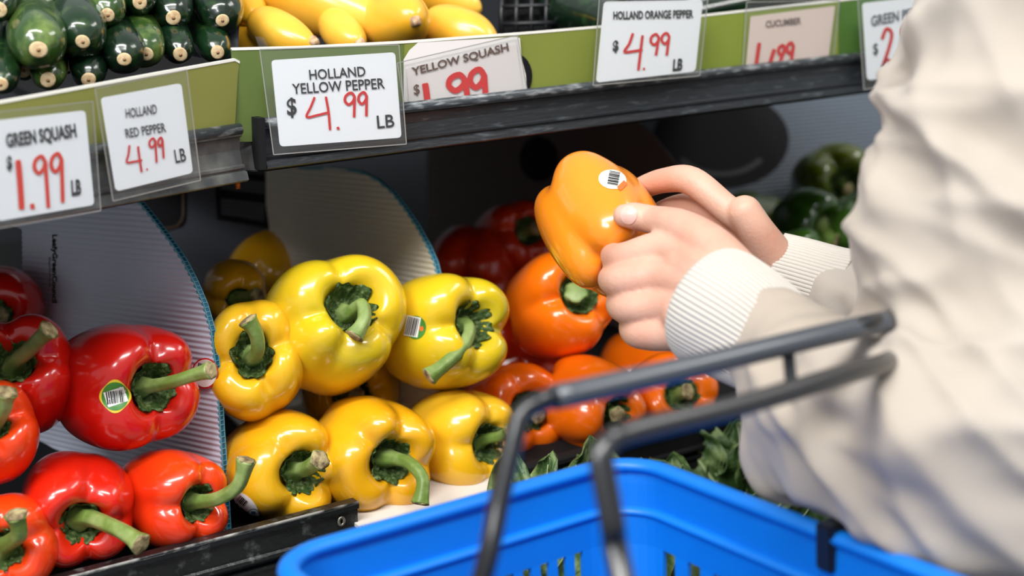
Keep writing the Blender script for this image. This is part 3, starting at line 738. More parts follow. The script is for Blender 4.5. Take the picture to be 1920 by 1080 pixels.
Rd['back'] = pepper('red bell pepper half hidden in the dark at the back left', -20, 600, 1.12, .045, .09, (.4, 0, .9), 0, 4, 99, 'red', [(-10, 600, -.02), (0, 590, -.03)])
# --- orange bin
Og = {}
Og['mid'] = pepper('bright orange bell pepper directly under the held pepper', 1076, 560, 1.22, .0500, .092, (.32, .16, .93), 0, 4, 103, 'orange', [(1080, 556, -.012), (1080, 548, -.02)], stem_r=.008, bound=[190, 75, -40], bbox=(945, 468, 1158, 678))
Og['l'] = pepper('orange bell pepper squeezed behind the right yellow peppers', 985, 775, 1.20, .0490, .095, (.45, .1, .9), 10, 4, 108, 'orange', [(1000, 775, -.012), (1010, 780, -.02)], bbox=(850, 675, 1050, 880))
Og['c'] = pepper('orange bell pepper in front row behind the basket handle bend', 1140, 770, 1.19, .0475, .1, (.62, -.05, .78), 45, 4, 112, 'orange', [(1150, 774, -.012), (1158, 778, -.02)], bbox=(1000, 660, 1205, 858))
Og['b'] = pepper('orange bell pepper wedged below the hand at the back', 1200, 690, 1.40, .042, .09, (.1, .5, -.8), 0, 4, 118, 'orange')
Og['r'] = pepper('orange bell pepper at the right end near the leafy greens', 1266, 745, 1.24, .0410, .088, (.25, .25, .93), 70, 4, 121, 'orange', [(1276, 738, -.012), (1290, 734, -.02)], stem_r=.006)
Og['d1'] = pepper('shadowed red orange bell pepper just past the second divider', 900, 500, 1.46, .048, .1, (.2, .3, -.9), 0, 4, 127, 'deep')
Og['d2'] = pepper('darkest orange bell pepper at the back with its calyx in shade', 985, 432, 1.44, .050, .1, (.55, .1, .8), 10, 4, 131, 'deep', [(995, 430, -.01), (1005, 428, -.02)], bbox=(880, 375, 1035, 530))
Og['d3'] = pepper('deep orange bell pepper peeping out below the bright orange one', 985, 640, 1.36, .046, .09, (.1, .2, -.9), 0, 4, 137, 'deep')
# --- green bin
pepper('olive green bell pepper behind the knuckles', 1410, 430, 1.62, .048, .11, (.1, .4, -.9), 0, 3, 141, 'olive')
pepper('dark green bell pepper with a pale stem stub', 1545, 430, 1.50, .0465, .1, (.15, -.15, .97), 45, 4, 144, 'green', [(1552, 440, -.02), (1556, 450, -.032), (1568, 455, -.036)], stem_r=.0085, bbox=(1440, 350, 1592, 478))
pepper('green bell pepper cut off by the sleeve', 1632, 440, 1.48, .045, .1, (-.1, -.2, .97), 20, 4, 148, 'green', [(1640, 446, -.01), (1645, 450, -.02)])
pepper('dim olive green bell pepper in the back row above the others', 1575, 345, 1.62, .048, .1, (.1, -.1, .97), 20, 4, 151, 'olive', [(1580, 350, -.01), (1590, 355, -.02)])
pepper('green bell pepper low behind the ribbed cuff', 1490, 500, 1.44, .042, .1, (0, .2, .97), 20, 4, 153, 'green', [(1490, 505, -.01), (1493, 508, -.02)])
# --- held pepper
HT, HB = pepper('light orange bell pepper held up in the hands, round white sticker', 1162, 478, 1.0, .0455, .098, (.50, -.50, .55), 12, 4, 163, 'held', [(1158, 486, -.008), (1166, 492, -.014)], bound=[60, 150, 235, 330], taper=.06, bbox=(1002, 276, 1245, 557))

# ------------------------------------------------------------------ stickers
T = onto(Rd['big'][1]); p = Rd['big'][0]
s = decal('sticker', T, 216, 743, 28, 30, 0, .0004, st_yel, p, shape=lambda a_: 1 + .06 * math.cos(4 * a_))
decal('sticker_print', T, 216, 743, 25, 27, 0, .0006, st_green, s)
decal('sticker_panel', T, 217, 744, 19, 15, -18, .0007, st_white, s, quad=True)
bars(T, 216, 744, 16, 13, -8, 5, s)
flat_text('4088', T, (224, 722), (236, 730), (220, 730), st_white, s)
T = onto(Y['right'][1]); p = Y['right'][0]
s = decal('sticker', T, 780, 614, 19, 22, 0, .0004, st_green, p)
decal('sticker_panel', T, 774, 612, 13, 19, 10, .0006, st_white, s, quad=True); bars(T, 774, 612, 11, 17, 12, 9, s)
decal('sticker_dot', T, 791, 616, 4, 5, 0, .0007, st_org, s)
T = onto(Y['bl'][1]); p = Y['bl'][0]
s = decal('sticker', T, 462, 946, 30, 14, 46, .0004, st_white, p, shape=lambda a_: 1)
bars(T, 455, 938, 9, 6, 40, 3, s); flat_text('4689', T, (452, 950), (464, 958), (448, 956), black_ink, s)
decal('sticker_ring', T, 476, 962, 11, 10, 0, .0007, mat('sticker grey', (140, 150, 150), .5), s); decal('sticker_seal', T, 476, 962, 9, 8, 0, .0009, st_white, s)
decal('sticker_emblem', T, 476, 959, 4, 3, 0, .0011, st_blue, s, quad=True)
T = onto(HB)
s = decal('sticker', T, 1148, 337, 26, 18, 8, .0004, st_white, HT)
bars(T, 1150, 336, 13, 10, 100, 4, s); decal('sticker_band', T, 1166, 349, 9, 5, -45, .0007, st_org, s, quad=True)
# sticker on the divider
T = BVHTree.FromObject(d1, bpy.context.evaluated_depsgraph_get())
s = patch('divider_sticker', [(384 + 25 * math.cos(a_), 700 + 29 * math.sin(a_)) for a_ in [i * math.pi / 12 for i in range(24)]], pl1, .0022, st_red, None)
tag(s, 'small round red and white sticker on the divider edge', 'sticker')
patch('sticker_face', [(384 + 22 * math.cos(a_), 700 + 26 * math.sin(a_)) for a_ in [i * math.pi / 12 for i in range(24)]], pl1, .0026, st_white, s)
for i in range(7):
    patch('barcode_bar', [(372 + i * 2.6, 680 + i), (373.3 + i * 2.6, 680 + i), (371.3 + i * 2.6, 694 + i), (370 + i * 2.6, 694 + i)], pl1, .003, black_ink, s)

# ------------------------------------------------------------------ zucchini
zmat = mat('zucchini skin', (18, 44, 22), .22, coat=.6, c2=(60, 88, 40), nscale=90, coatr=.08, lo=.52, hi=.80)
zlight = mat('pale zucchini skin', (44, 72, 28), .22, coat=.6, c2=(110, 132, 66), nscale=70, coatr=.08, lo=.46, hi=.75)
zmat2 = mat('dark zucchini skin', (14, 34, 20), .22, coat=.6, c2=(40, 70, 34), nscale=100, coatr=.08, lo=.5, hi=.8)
scar_m = mat('blossom scar', (212, 190, 150), .8, c2=(190, 158, 116), nscale=260, bump=.15, bscale=600)
def zucchini(u, v, rpx, d, label, m=None, axis=(.30, -.42, .85), seed=1, length=.15):
    r = rpx * 1.14 * d / F; ax = CD(*axis); e = W(u, v, d); rng = random.Random(seed)
    t = thing('zucchini', e, label, 'zucchini', None)
    prof = [(0, .28), (.010, .42), (.032, .66), (.075, .86), (.15, .97), (.26, 1), (.5, 1.0), (.8, .9), (.95, .6), (1, .3)]
    Pp = cr(prof, 5); path = [e - ax * (a_[0] * length) + CD(0, 1, 0) * (.004 * math.sin(a_[0] * 3)) for a_ in Pp]
    rr = [a_[1] * r for a_ in Pp]
    vs, fs = tube_data(path, lambda q: rr[min(len(rr) - 1, int(round(q * (len(rr) - 1))))], 28, lambda a_, q: 1 + .018 * math.cos(5 * a_ + seed))
    mesh('skin', vs, fs, m or zmat, t)
    k = .0050 + rng.uniform(-.0006, .0006)
    vs, fs = tube_data([e + ax * x for x in (-.003, .0004, .0008, .0011)], lambda q: k * (1, 1, .93, .75)[min(3, int(round(q * 3)))], 20, lambda a_, q: 1 + .04 * math.sin(2 * a_ + seed))
    mesh('blossom_scar', vs, fs, scar_m, t)
    vs, fs = tube_data([e + ax * x for x in (.001, .0013)], lambda q: k * .26, 12); mesh('scar_centre', vs, fs, mat('scar centre', (158, 120, 84), .9), t)
ZB = [(72, 93, 50, .91, 'largest pale green zucchini at the front left of the pile', zlight), (155, 78, 47, .94, 'big dark zucchini second from the pale one', zmat),
      (202, 28, 37, .97, 'zucchini at the top edge, above the gap in the row', zlight), (262, 4, 34, 1.0, 'zucchini cut by the top picture edge', zmat),
      (325, 33, 37, 1.02, 'zucchini in upper row, second from the post', zmat2), (417, 38, 41, 1.04, 'zucchini in upper row touching the post', zmat2),
      (233, 111, 40, .96, 'zucchini in middle of lower row with clear pale scar', zmat2), (274, 101, 39, .985, 'mottled zucchini right of the pile middle', zlight),
      (338, 102, 31, 1.01, 'small zucchini in lower row, second from the post', zmat2), (408, 98, 31, 1.03, 'small zucchini low against the post', zmat),
      (90, 150, 32, .93, 'small green zucchini resting on the card strip at left', zlight), (166, 149, 33, .95, 'small dark zucchini half sunk behind the strip', zmat2),
      (1, 158, 32, .90, 'zucchini low at the left picture edge', zmat), (-4, 18, 34, .93, 'zucchini high at the left picture edge', zmat)]
for i, (u, v, r, d, lb, m) in enumerate(ZB):
    zucchini(u, v, r, d, lb, m, seed=i + 2, axis=(.30 + .05 * math.sin(i), -.38 + .06 * math.cos(2 * i), .85), length=.16)
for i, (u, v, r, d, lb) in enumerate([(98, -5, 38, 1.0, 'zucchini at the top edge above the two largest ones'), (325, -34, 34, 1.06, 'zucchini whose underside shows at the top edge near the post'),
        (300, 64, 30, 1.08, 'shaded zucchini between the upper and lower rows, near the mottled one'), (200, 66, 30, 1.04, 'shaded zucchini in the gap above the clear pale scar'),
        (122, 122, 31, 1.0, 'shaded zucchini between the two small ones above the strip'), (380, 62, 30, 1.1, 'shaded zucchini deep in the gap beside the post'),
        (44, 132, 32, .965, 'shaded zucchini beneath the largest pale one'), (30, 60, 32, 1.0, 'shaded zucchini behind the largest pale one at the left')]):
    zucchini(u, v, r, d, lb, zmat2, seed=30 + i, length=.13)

# ------------------------------------------------------------------ yellow squash
sq_m = mat('yellow squash skin', (232, 170, 38), .3, coat=.4, c2=(242, 192, 72), nscale=12, coatr=.15, sss=.08)
sq_scar = mat('squash scar', (168, 128, 96), .8, c2=(206, 176, 140), nscale=250)
def squash(u, v, d, r, length, axis, label, seed=1, scar=True):
    ax = CD(*axis); c = W(u, v, d); t = thing('yellow_squash', c, label, 'squash')
    Pp = cr([(-1, .03), (-.985, .22), (-.9, .55), (-.7, .84), (-.3, 1), (.15, .98), (.5, .83), (.78, .58), (.93, .34), (1, .12)], 4)
    e = ax * (length / 2); path = [c + e * a_[0] + CD(0, 1, 0) * (.003 * math.cos(a_[0] * 2 + seed)) for a_ in Pp]; rr = [a_[1] * r for a_ in Pp]
    vs, fs = tube_data(path, lambda q: rr[min(len(rr) - 1, int(round(q * (len(rr) - 1))))], 32, lambda a_, q: 1 + .015 * math.cos(5 * a_ + seed))
    mesh('skin', vs, fs, sq_m, t)
    if scar:
        k = .0048; vs, fs = tube_data([c + ax * (length / 2 + x) for x in (-.004, -.001, .0015, .002)], lambda q: k * (1 if q < .6 else .75), 14, lambda a_, q: 1 + .1 * math.sin(4 * a_ + seed))
        mesh('blossom_scar', vs, fs, sq_scar, t)
squash(570, -8, 1.16, .030, .16, (.9, -.35, .3), 'large yellow squash lying across the top of the pile', 1, False)
squash(530, 62, 1.10, .0165, .064, (.85, -.32, .45), 'yellow squash at the front resting above the yellow pepper tag', 2)
squash(645, 58, 1.12, .0150, .055, (.55, -.50, .65), 'small yellow squash between two larger ones at the strip', 3)
squash(738, 38, 1.14, .0265, .10, (.42, -.18, .88), 'plump yellow squash facing out with a round brown scar', 4)
squash(862, 62, 1.16, .0205, .075, (.75, -.42, .45), 'yellow squash at the right end of the pile beside the crates', 5, False)
squash(455, 24, 1.14, .0170, .07, (.5, -.30, .8), 'yellow squash peeking out beside the dark post', 6)
squash(815, -12, 1.22, .020, .09, (.8, -.3, .3), 'yellow squash at the back, cut by the top edge', 7, False)
squash(700, -8, 1.24, .017, .09, (.8, -.2, .3), 'thin slice of yellow squash seen at the top edge', 8, False)
squash(470, 74, 1.13, .016, .06, (.7, -.2, .7), 'yellow squash lowest beside the post above the strip', 9, False)

# crates and cucumbers behind the strip
def crate(u0, u1, v0, v1, d, label):
    t = thing('produce_crate', W((u0 + u1) / 2, v1, d), label, 'crate'); m = mat('black crate', (22, 24, 28), .4)
    def bar(a_, b_, r): vs, fs = tube_data([W(a_[0], a_[1], d), W((a_[0] + b_[0]) / 2, (a_[1] + b_[1]) / 2, d), W(b_[0], b_[1], d)], lambda q: r, 6); return vs, fs
    V, Fc = [], []
    for k in range(5):
        uu = u0 + (u1 - u0) * k / 4; vs, fs = bar((uu, v0), (uu, v1), .0022); b_ = len(V); V += vs; Fc += [tuple(b_ + i for i in f) for f in fs]
    mesh('upright_bars', V, Fc, m, t); V, Fc = [], []
    for k in range(4):
        vv = v0 + (v1 - v0) * k / 3; vs, fs = bar((u0, vv), (u1, vv - 3), .0024); b_ = len(V); V += vs; Fc += [tuple(b_ + i for i in f) for f in fs]
    mesh('cross_bars', V, Fc, m, t)
    slab('inner_wall', [W(u0, v0, d + .012), W(u1, v0 - 3, d + .012), W(u1, v1 - 3, d + .012), W(u0, v1, d + .012)], Vector((0, .004, 0)), dark, t)
crate(940, 1052, -20, 78, 1.24, 'black plastic crate at the end of the yellow squash')
crate(1130, 1190, -30, 70, 1.3, 'black plastic crate behind the orange pepper price tag')
def cucumber(u, v, d, r, length, axis, label, seed=1, grp=None):
    ax = CD(*axis); c = W(u, v, d); t = thing('cucumber', c, label, 'cucumber', grp)
    Pp = cr([(-1, .1), (-.95, .55), (-.8, .9), (-.3, 1), (.3, 1), (.8, .9), (.95, .55), (1, .1)], 4); path = [c + ax * (a_[0] * length / 2) for a_ in Pp]; rr = [a_[1] * r for a_ in Pp]
    vs, fs = tube_data(path, lambda q: rr[int(round(q * (len(rr) - 1)))], 20, lambda a_, q: 1 + .02 * math.cos(7 * a_))
    mesh('skin', vs, fs, zmat2, t)
cucumber(1078, 22, 1.24, .019, .15, (.55, -.3, .75), 'dark green cucumber end showing beside the black crate', 1)
cucumber(1400, -4, 1.36, .013, .14, (.95, .05, .2), 'dark cucumber lying along the top edge above the cucumber tag', 2)
cucumber(1350, 14, 1.34, .010, .10, (.95, .15, .2), 'slim dark cucumber just above the strip by the orange pepper tag', 3)
cucumber(1070, -16, 1.28, .018, .15, (.6, -.2, .75), 'dark cucumber at the top edge above another one', 4)

# ------------------------------------------------------------------ leafy greens below
leaf_m = mat('leafy green', (58, 88, 40), .45, c2=(128, 150, 92), nscale=55, bump=.8, bscale=140, lo=.46, hi=.66)
vein_m = mat('leaf rib', (170, 186, 136), .5)
def leaf(c, dirv, nrm, L, Wd, parent, seed):
    rng = random.Random(seed); dirv = dirv.normalized(); nrm = (nrm - dirv * nrm.dot(dirv)).normalized(); side = dirv.cross(nrm)
    NI, NJ = 22, 17; vs, fs = [], []; ph = rng.uniform(0, 6); curl = rng.uniform(.2, .9)
    for i in range(NI):
        s = i / (NI - 1); w = Wd * (math.sin(math.pi * min(1, s * .93 + .07)) ** .55) * (.25 + .75 * min(1, s * 3)); bendz = -curl * L * s * s * .5
        for j in range(NJ):
            x = j / (NJ - 1) * 2 - 1
            z = bendz + abs(x) ** 1.6 * w * .35 + .0045 * math.sin(s * 21 + ph + x * 2) * abs(x) ** 1.3 + .0022 * math.sin(x * 12 + s * 19 + ph) * (1 - math.exp(-abs(x) * 5))
            vs.append(c + dirv * (L * s) + side * (x * w) + nrm * z)
    for i in range(NI - 1):
        for j in range(NJ - 1): a_ = i * NJ + j; fs.append((a_, a_ + 1, a_ + NJ + 1, a_ + NJ))
    o = mesh('leaf', vs, fs, leaf_m, parent)
    md = o.modifiers.new('thickness', 'SOLIDIFY'); md.thickness = .0007
    path = [vs[i * NJ + NJ // 2] + nrm * .0006 for i in range(NI - 2)]
    v2, f2 = tube_data(path, lambda q: .0024 * (1 - .85 * q), 8); mesh('midrib', v2, f2, vein_m, o)
def bunch(u, v, d, label, n, seed, L=.11, Wd=.030, up=(.0, .8, .5)):
    rng = random.Random(seed); c = W(u, v, d); t = thing('leafy_green_bunch', c, label, 'leafy greens')
    for k in range(n):
        a_ = rng.uniform(0, 2 * math.pi); q = rng.uniform(.2, .9)
        dv = CD(up[0] + q * math.cos(a_), up[1] + .3 * q * math.sin(a_), up[2] * rng.uniform(.2, 1.2))
        leaf(c + CD(math.cos(a_), -.5, .3) * rng.uniform(0, .025), dv, CD(math.cos(a_) * .8 + .1, .5, 1), L * rng.uniform(.7, 1.1), Wd * rng.uniform(.8, 1.2), t, seed * 20 + k)
bunch(1385, 945, 1.22, 'leafy green bunch showing between basket corner and pale sleeve', 10, 1, .095, .026)
bunch(1330, 1080, 1.15, 'leafy green bunch seen through the slots right of the basket corner', 9, 2)
bunch(1480, 1020, 1.24, 'leafy green bunch furthest along, below the sleeve', 8, 3)
bunch(1085, 985, 1.08, 'leafy green bunch whose leaf tip rises behind the far basket rim', 6, 4, .075, .02)
bunch(1010, 1150, 1.0, 'leafy green bunch behind the slots between the two handle legs', 10, 5)
bunch(890, 1180, .98, 'leafy green bunch behind the slots before the first handle leg', 9, 6, .085)
bunch(1190, 1160, 1.04, 'leafy green bunch behind the basket corner', 9, 7)
lt = slab('greens_tray', [Vector((.34, .80, .78)), Vector((1.25, .80, .78)), Vector((1.25, .99, .80)), Vector((.34, .99, .80))], Vector((0, 0, -.01)), dark)
tag(lt, 'black tray under the leafy greens below the lower rails', 'tray')

# ------------------------------------------------------------------ shopping basket
blue = mat('blue basket plastic', (0, 118, 214), .45, c2=(0, 108, 206), nscale=6)
hb = mat('black basket handle', (24, 26, 30), .32, coat=.4, coatr=.25)
bA, bB = W(508, 1052, .75), W(1182, 860, .88)
bex = (bB - bA); LA = bex.length; bex.normalize()
tow = (M3 @ Vector((.135, -.033, .189))); bey = (tow - bex * tow.dot(bex)).normalized(); bez = bex.cross(bey).normalized()
if bez.z < 0: bez = -bez
LB = .37; BH = .20
bk = thing('shopping_basket', bA + bex * LA / 2 + bey * LB / 2 - bez * BH, 'blue plastic shopping basket with two black handles hung on the forearm', 'basket')
def ring(inset, dz, r=.032, n=8, m=26):
    """closed loop of the rounded rectangle"""
    pts = []; x0, x1, y0, y1 = inset, LA - inset, inset, LB - inset
    cs = [((x1 - r, y1 - r), 0), ((x0 + r, y1 - r), 90), ((x0 + r, y0 + r), 180), ((x1 - r, y0 + r), 270)]
    for i, ((cx, cy), a0) in enumerate(cs):
        for k in range(n + 1):
            a_ = math.radians(a0 + 90 * k / n); pts.append((cx + r * math.cos(a_), cy + r * math.sin(a_), 0 if k < n else 1))
        (nx, ny), na = cs[(i + 1) % 4]; e = math.radians(na); ex_, ey_ = nx + r * math.cos(e), ny + r * math.sin(e); px_, py_ = pts[-1][:2]
        for k in range(1, m): pts.append((px_ + (ex_ - px_) * k / m, py_ + (ey_ - py_) * k / m, 1))
    return [(bA + bex * x + bey * y - bez * dz, f) for x, y, f in pts]
rows = [(0, .0), (.001, .010), (.002, .0250), (.0065, .0275), (.007, .046), (.010, .070), (.013, .098), (.0145, .106), (.018, .134), (.022, .164), (.024, .182), (.030, .195), (.04, .198)]
vs, fs = [], []; RL = [ring(i_, z_) for i_, z_ in rows]; NP = len(RL[0])
for r_ in RL: vs += [q[0] for q in r_]
for i in range(len(rows) - 1):
    slot = 4 <= i <= 5 or 7 <= i <= 8
    for j in range(NP):
        if slot and RL[0][j][1] and RL[0][(j + 1) % NP][1] and j % 2 == 0: continue
        j2 = (j + 1) % NP; fs.append((i * NP + j, i * NP + j2, (i + 1) * NP + j2, (i + 1) * NP + j))
fs.append(tuple((len(rows) - 1) * NP + j for j in range(NP)))
bo = mesh('basket_body', vs, fs, blue, bk, False); md = bo.modifiers.new('wall', 'SOLIDIFY'); md.thickness = .0028; md.offset = 0
def loop_tube(name, pts, ra, rb, m, parent):
    n = len(pts); cen = sum(pts, Vector()) / n; V, Fc = [], []
    for i, p in enumerate(pts):
        tg = (pts[(i + 1) % n] - pts[i - 1]).normalized(); a_ = tg.cross(bez).normalized()
        for k in range(12):
            th = 2 * math.pi * k / 12; V.append(p + a_ * ra * math.cos(th) + bez * rb * math.sin(th))
    for i in range(n):
        for k in range(12):
            i2, k2 = (i + 1) % n, (k + 1) % 12; Fc.append((i * 12 + k, i * 12 + k2, i2 * 12 + k2, i2 * 12 + k))
    return mesh(name, V, Fc, m, parent)
loop_tube('rim', [q[0] for q in ring(-.001, 0)], .0062, .0042, blue, bk)
loop_tube('ridge', [q[0] for q in ring(.0050, .0262)], .0046, .0030, blue, bk)
def handle(pts, w0, w1, name='handle'):
    P_ = [tuple(W(*p)) for p in pts]; path = [Vector(q) for q in cr(P_, 10)]
    vs, fs = tube_data(path, lambda q: (w0, w1), 14); return mesh(name, vs, fs, hb, bk)
mid = bA + bey * LB * .5
def cam_of(p):
    c = M3.transposed() @ (p - CAM); return (960 + F * c.x / -c.z, 540 - F * c.y / -c.z, -c.z)
l1 = cam_of(bA + bey * LB * .46 + bez * -.02 - bex * .002); l2 = cam_of(bA + bey * LB * .92 + bez * -.02 - bex * .002)
r1 = cam_of(bB + bey * LB * .46 + bez * -.02 + bex * .002)
handle([l1, (905, 1082, .60), (936, 940, .605), (966, 812, .61), (978, 776, .613), (1008, 756, .617), (1060, 740, .624), (1300, 690, .665), (1560, 628, .715), (1645, 604, .73), (1690, 612, .79), (1700, 760, .86), r1], .0056, .0046)
g = [W(*p) for p in [(1040, 745, .6195), (1300, 687, .664), (1560, 625, .714), (1660, 603, .732)]]
vs, fs = tube_data([Vector(q) for q in cr([tuple(x) for x in g], 6)], lambda q: (.0070, .0056), 14); mesh('handle_grip', vs, fs, mat('handle grip grey sheen', (62, 68, 76), .3, coat=.6, coatr=.25), bk)  # the bar's grey-blue sheen is put into the grip colour
handle([l2, (1166, 1085, .555), (1148, 980, .558), (1130, 880, .562), (1128, 850, .564), (1146, 826, .568), (1190, 808, .575), (1400, 757, .62), (1640, 686, .69), (1680, 685, .75), (1710, 790, .84), r1], .0052, .0040)
# hinge clip on the right rim
hc = W(1552, 1008, .742)
pts = [hc - bex * .004 + bey * .006 + bez * .008, hc - bex * .004 - bey * .006 + bez * .008, hc - bex * .004 - bey * .006 - bez * .018, hc - bex * .004 + bey * .006 - bez * .018]
slab('hinge_clip', pts, bex * .013, hb, bk, bevel=.0015)
clip2 = [W(1466, 660, .70), W(1486, 655, .70), W(1492, 720, .672), W(1472, 726, .672)]
slab('handle_link', clip2, CD(0, 0, 1) * .004, hb, bk)

# ------------------------------------------------------------------ shopper
person = thing('person', W(2050, 1500, .95), 'person in a pale loose jacket reaching for the light orange pepper with both hands', 'person')
def evalmesh(bm, name, voxel, smooth):
    me = bpy.data.meshes.new(name); bm.to_mesh(me); bm.free(); o = bpy.data.objects.new(name, me); S.collection.objects.link(o)
    r = o.modifiers.new('r', 'REMESH'); r.mode = 'VOXEL'; r.voxel_size = voxel; r.adaptivity = 0
    sm_ = o.modifiers.new('s', 'SMOOTH'); sm_.factor = .5; sm_.iterations = smooth
    m2 = bpy.data.meshes.new_from_object(o.evaluated_get(bpy.context.evaluated_depsgraph_get())); bpy.data.objects.remove(o); m2.name = name
    return m2
def chain(bm, pts, n=7, flat=None, seg=20):
    """tapered limb through (u, v, depth, radius_m) with rounded ends"""
    P_ = cr([tuple(W(a_, b_, c_)) + (r_,) for a_, b_, c_, r_ in pts], n)
    path = [Vector(q[:3]) for q in P_]; rr = [q[3] for q in P_]
    vs, fs = tube_data(path, lambda q: rr[int(round(q * (len(rr) - 1)))], seg)
    V = [bm.verts.new(v) for v in vs]
    for f in fs: bm.faces.new([V[i] for i in f])
    for p, r_ in ((path[0], rr[0]), (path[-1], rr[-1])):
        bmesh.ops.create_icosphere(bm, subdivisions=3, radius=r_, matrix=Matrix.Translation(p))
TH = onto(HB)
def dep(u, v, dflt):
    h_ = project(TH, u, v, 0); return dflt if h_ is None else -(M3.transposed() @ (h_ - CAM)).z
skin_m = mat('skin', (216, 172, 150), .5, sss=.12, c2=(210, 156, 134), nscale=30, bump=.15, bscale=500, lo=.4, hi=.7)
bm = bmesh.new()
dt = dep(1176, 410, .955)
# near hand: thumb, four curled fingers, palm and wrist
chain(bm, [(1398, 545, .885, .0190), (1335, 470, .905, .0160), (1278, 428, .925, .0125), (1222, 412, dt - .011, .0098), (1188, 405, dt - .0075, .0094), (1171, 404, dt - .006, .0080)])
for mc, pip, dip, tip in [
    ((1262, 470, .925, .0135), (1172, 484, .945, .0108), (1150, 478, .975, .0090), (1166, 462, 1.000, .0075)),
    ((1252, 520, .920, .0140), (1166, 528, .935, .0112), (1146, 522, .970, .0092), (1160, 512, 1.000, .0078)),
    ((1256, 572, .915, .0135), (1178, 578, .930, .0108), (1160, 566, .965, .0088), (1170, 548, .992, .0075)),
    ((1268, 622, .910, .0125), (1200, 626, .926, .0100), (1182, 612, .956, .0080), (1190, 592, .982, .0070))]:
    chain(bm, [(1370, 560 + (mc[1] - 540) * .35, .885, .019), mc, pip, dip, tip])
chain(bm, [(1290, 500, .915, .017), (1370, 545, .89, .023), (1420, 600, .87, .025)])
chain(bm, [(1285, 590, .905, .016), (1360, 600, .885, .024), (1430, 640, .86, .026)])
chain(bm, [(1400, 590, .875, .027), (1500, 680, .84, .029), (1700, 760, .78, .036), (1900, 800, .76, .042)], 5)
chain(bm, [(1900, 800, .76, .042), (1930, 500, .79, .048), (2060, 0, .80, .058), (2200, -300, .84, .07)], 5)
# far hand behind the pepper
for p in [[(1450, 490, 1.00, .0165), (1408, 424, .985, .0125), (1366, 394, .985, .0102), (1298, 340, 1.000, .0104), (1248, 338, 1.020, .0092), (1205, 352, 1.045, .0085), (1180, 370, 1.058, .0075)],
          [(1450, 495, 1.00, .017), (1412, 448, .995, .0130), (1350, 408, 1.010, .0110), (1290, 388, 1.030, .0102), (1240, 400, 1.052, .0090), (1215, 420, 1.062, .0078)],
          [(1450, 500, 1.01, .017), (1412, 470, 1.01, .0140), (1345, 450, 1.035, .0110), (1280, 440, 1.060, .0100), (1240, 455, 1.070, .0085)],
          [(1450, 505, 1.01, .017), (1412, 500, 1.02, .0130), (1345, 500, 1.045, .0100), (1290, 500, 1.065, .0088), (1250, 505, 1.072, .0075)],
          [(1450, 485, .99, .016), (1418, 432, .978, .0125), (1396, 398, .976, .0120)],
          [(1425, 480, .998, .017), (1470, 508, 1.0, .019), (1560, 535, .985, .018), (1720, 580, .95, .022), (1950, 520, .97, .04), (2150, 100, .98, .07), (2250, -250, .95, .08)]]:
    chain(bm, p)
chain(bm, [(2200, -300, .84, .08), (2230, -280, .90, .09), (2250, -250, .95, .08)], 4)
chain(bm, [(2240, -280, .90, .10), (2250, 200, .92, .12), (2230, 800, .95, .13), (2200, 1400, .95, .14)], 4)
me = evalmesh(bm, 'body', .0016, 5)
body = link('body', me, skin_m, person)
TB = onto(body)
nl = decal('thumbnail', TB, 1179, 403, 15, 17, 5, .0005, mat('fingernail', (222, 182, 170), .35, coat=.2), person, nr=5, na=28)

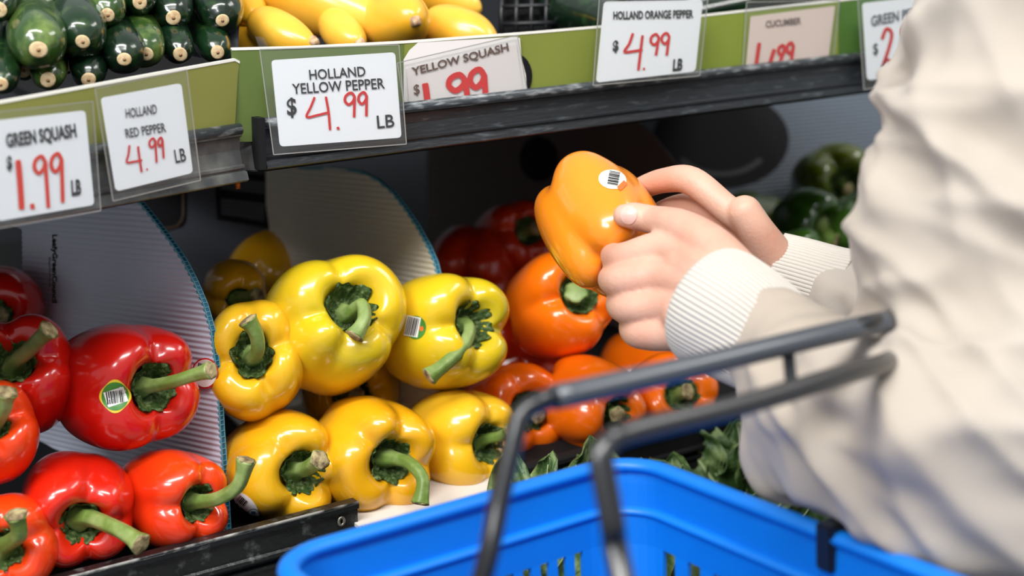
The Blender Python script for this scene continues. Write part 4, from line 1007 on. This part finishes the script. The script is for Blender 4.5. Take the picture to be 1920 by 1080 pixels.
def drape(me, amp, ks, seed):
    rng = random.Random(seed); w = [(Vector((rng.uniform(-1, 1), rng.uniform(-1, 1), rng.uniform(-1, 1))).normalized(), rng.uniform(0, 6)) for _ in range(6)]
    ns = [v.normal.copy() for v in me.vertices]
    for v, nn in zip(me.vertices, ns):
        q = v.co; h_ = 0
        wx = math.sin(q.x * 31 + q.z * 17 + 1) * .6 + math.sin(q.z * 43 - q.y * 23) * .5
        for i, (dv, p_) in enumerate(w):
            k = ks[i % len(ks)]; s_ = math.sin(q.dot(dv) * k + p_ + wx * (1 + .4 * i)); h_ += (1.03 - math.sqrt(s_ * s_ + .03)) ** 1.5 * (60 / k) * .8 - .3
        v.co = q + nn * (h_ * amp * min(1, .12 + (q - calm).length / .16))
    me.update()
cloth = mat('pale jacket cloth', (178, 170, 160), .85, c2=(170, 158, 144), nscale=4, bump=.12, bscale=900, sheen=.2)
rib_cloth = mat('ribbed cuff knit', (200, 194, 184), .8, sheen=.2)
bm = bmesh.new()
chain(bm, [(2380, -420, .88, .13), (2260, -240, .84, .100), (2120, 0, .80, .088), (1992, 200, .79, .096), (1915, 400, .785, .088), (1885, 560, .78, .082), (1890, 720, .77, .080)], 5)
chain(bm, [(1910, 640, .77, .078), (1920, 800, .745, .080), (1800, 810, .75, .074), (1680, 800, .77, .064), (1570, 770, .80, .054), (1500, 700, .835, .040), (1450, 646, .855, .0340), (1425, 630, .86, .0335)], 6)
chain(bm, [(1640, 760, .78, .05), (1540, 800, .81, .044), (1500, 830, .825, .036)], 5)
chain(bm, [(1592, 550, .98, .029), (1640, 562, .965, .031), (1700, 580, .95, .036), (1900, 560, .95, .06), (2200, 200, .98, .09), (2280, -250, .97, .11)], 5)
chain(bm, [(2250, -300, .92, .13), (2200, 100, .95, .15), (2150, 600, .95, .16), (2120, 1100, .93, .17), (2120, 1500, .95, .18)], 5)
me = evalmesh(bm, 'jacket', .0035, 6); calm = W(1400, 610, .868); drape(me, .0068, (30, 46, 66), 7)
jk = link('jacket', me, cloth, person)
def cuff(pts, name, k=70, amp=.00035):
    P_ = cr([tuple(W(a_, b_, c_)) + (r_,) for a_, b_, c_, r_ in pts], 8); path = [Vector(q[:3]) for q in P_]; rr = [q[3] for q in P_]; n = len(rr)
    V, Fc = tube_data(path, lambda q: rr[int(round(q * (n - 1)))], k * 4, lambda a_, q: 1 + amp / .03 * math.cos(k * a_), cap=False)
    o = mesh(name, V, Fc, rib_cloth, person); md = o.modifiers.new('thickness', 'SOLIDIFY'); md.thickness = .003; md.offset = 1; return o
cuff([(1333, 572, .885, .0350), (1350, 582, .88, .0362), (1400, 612, .868, .0345), (1450, 645, .855, .0310)], 'cuff', 70, .0002)
cuff([(1452, 506, 1.0, .0235), (1500, 520, .995, .0245), (1560, 538, .985, .0250), (1590, 548, .98, .027)], 'ribbed_cuff', 64, .0006)
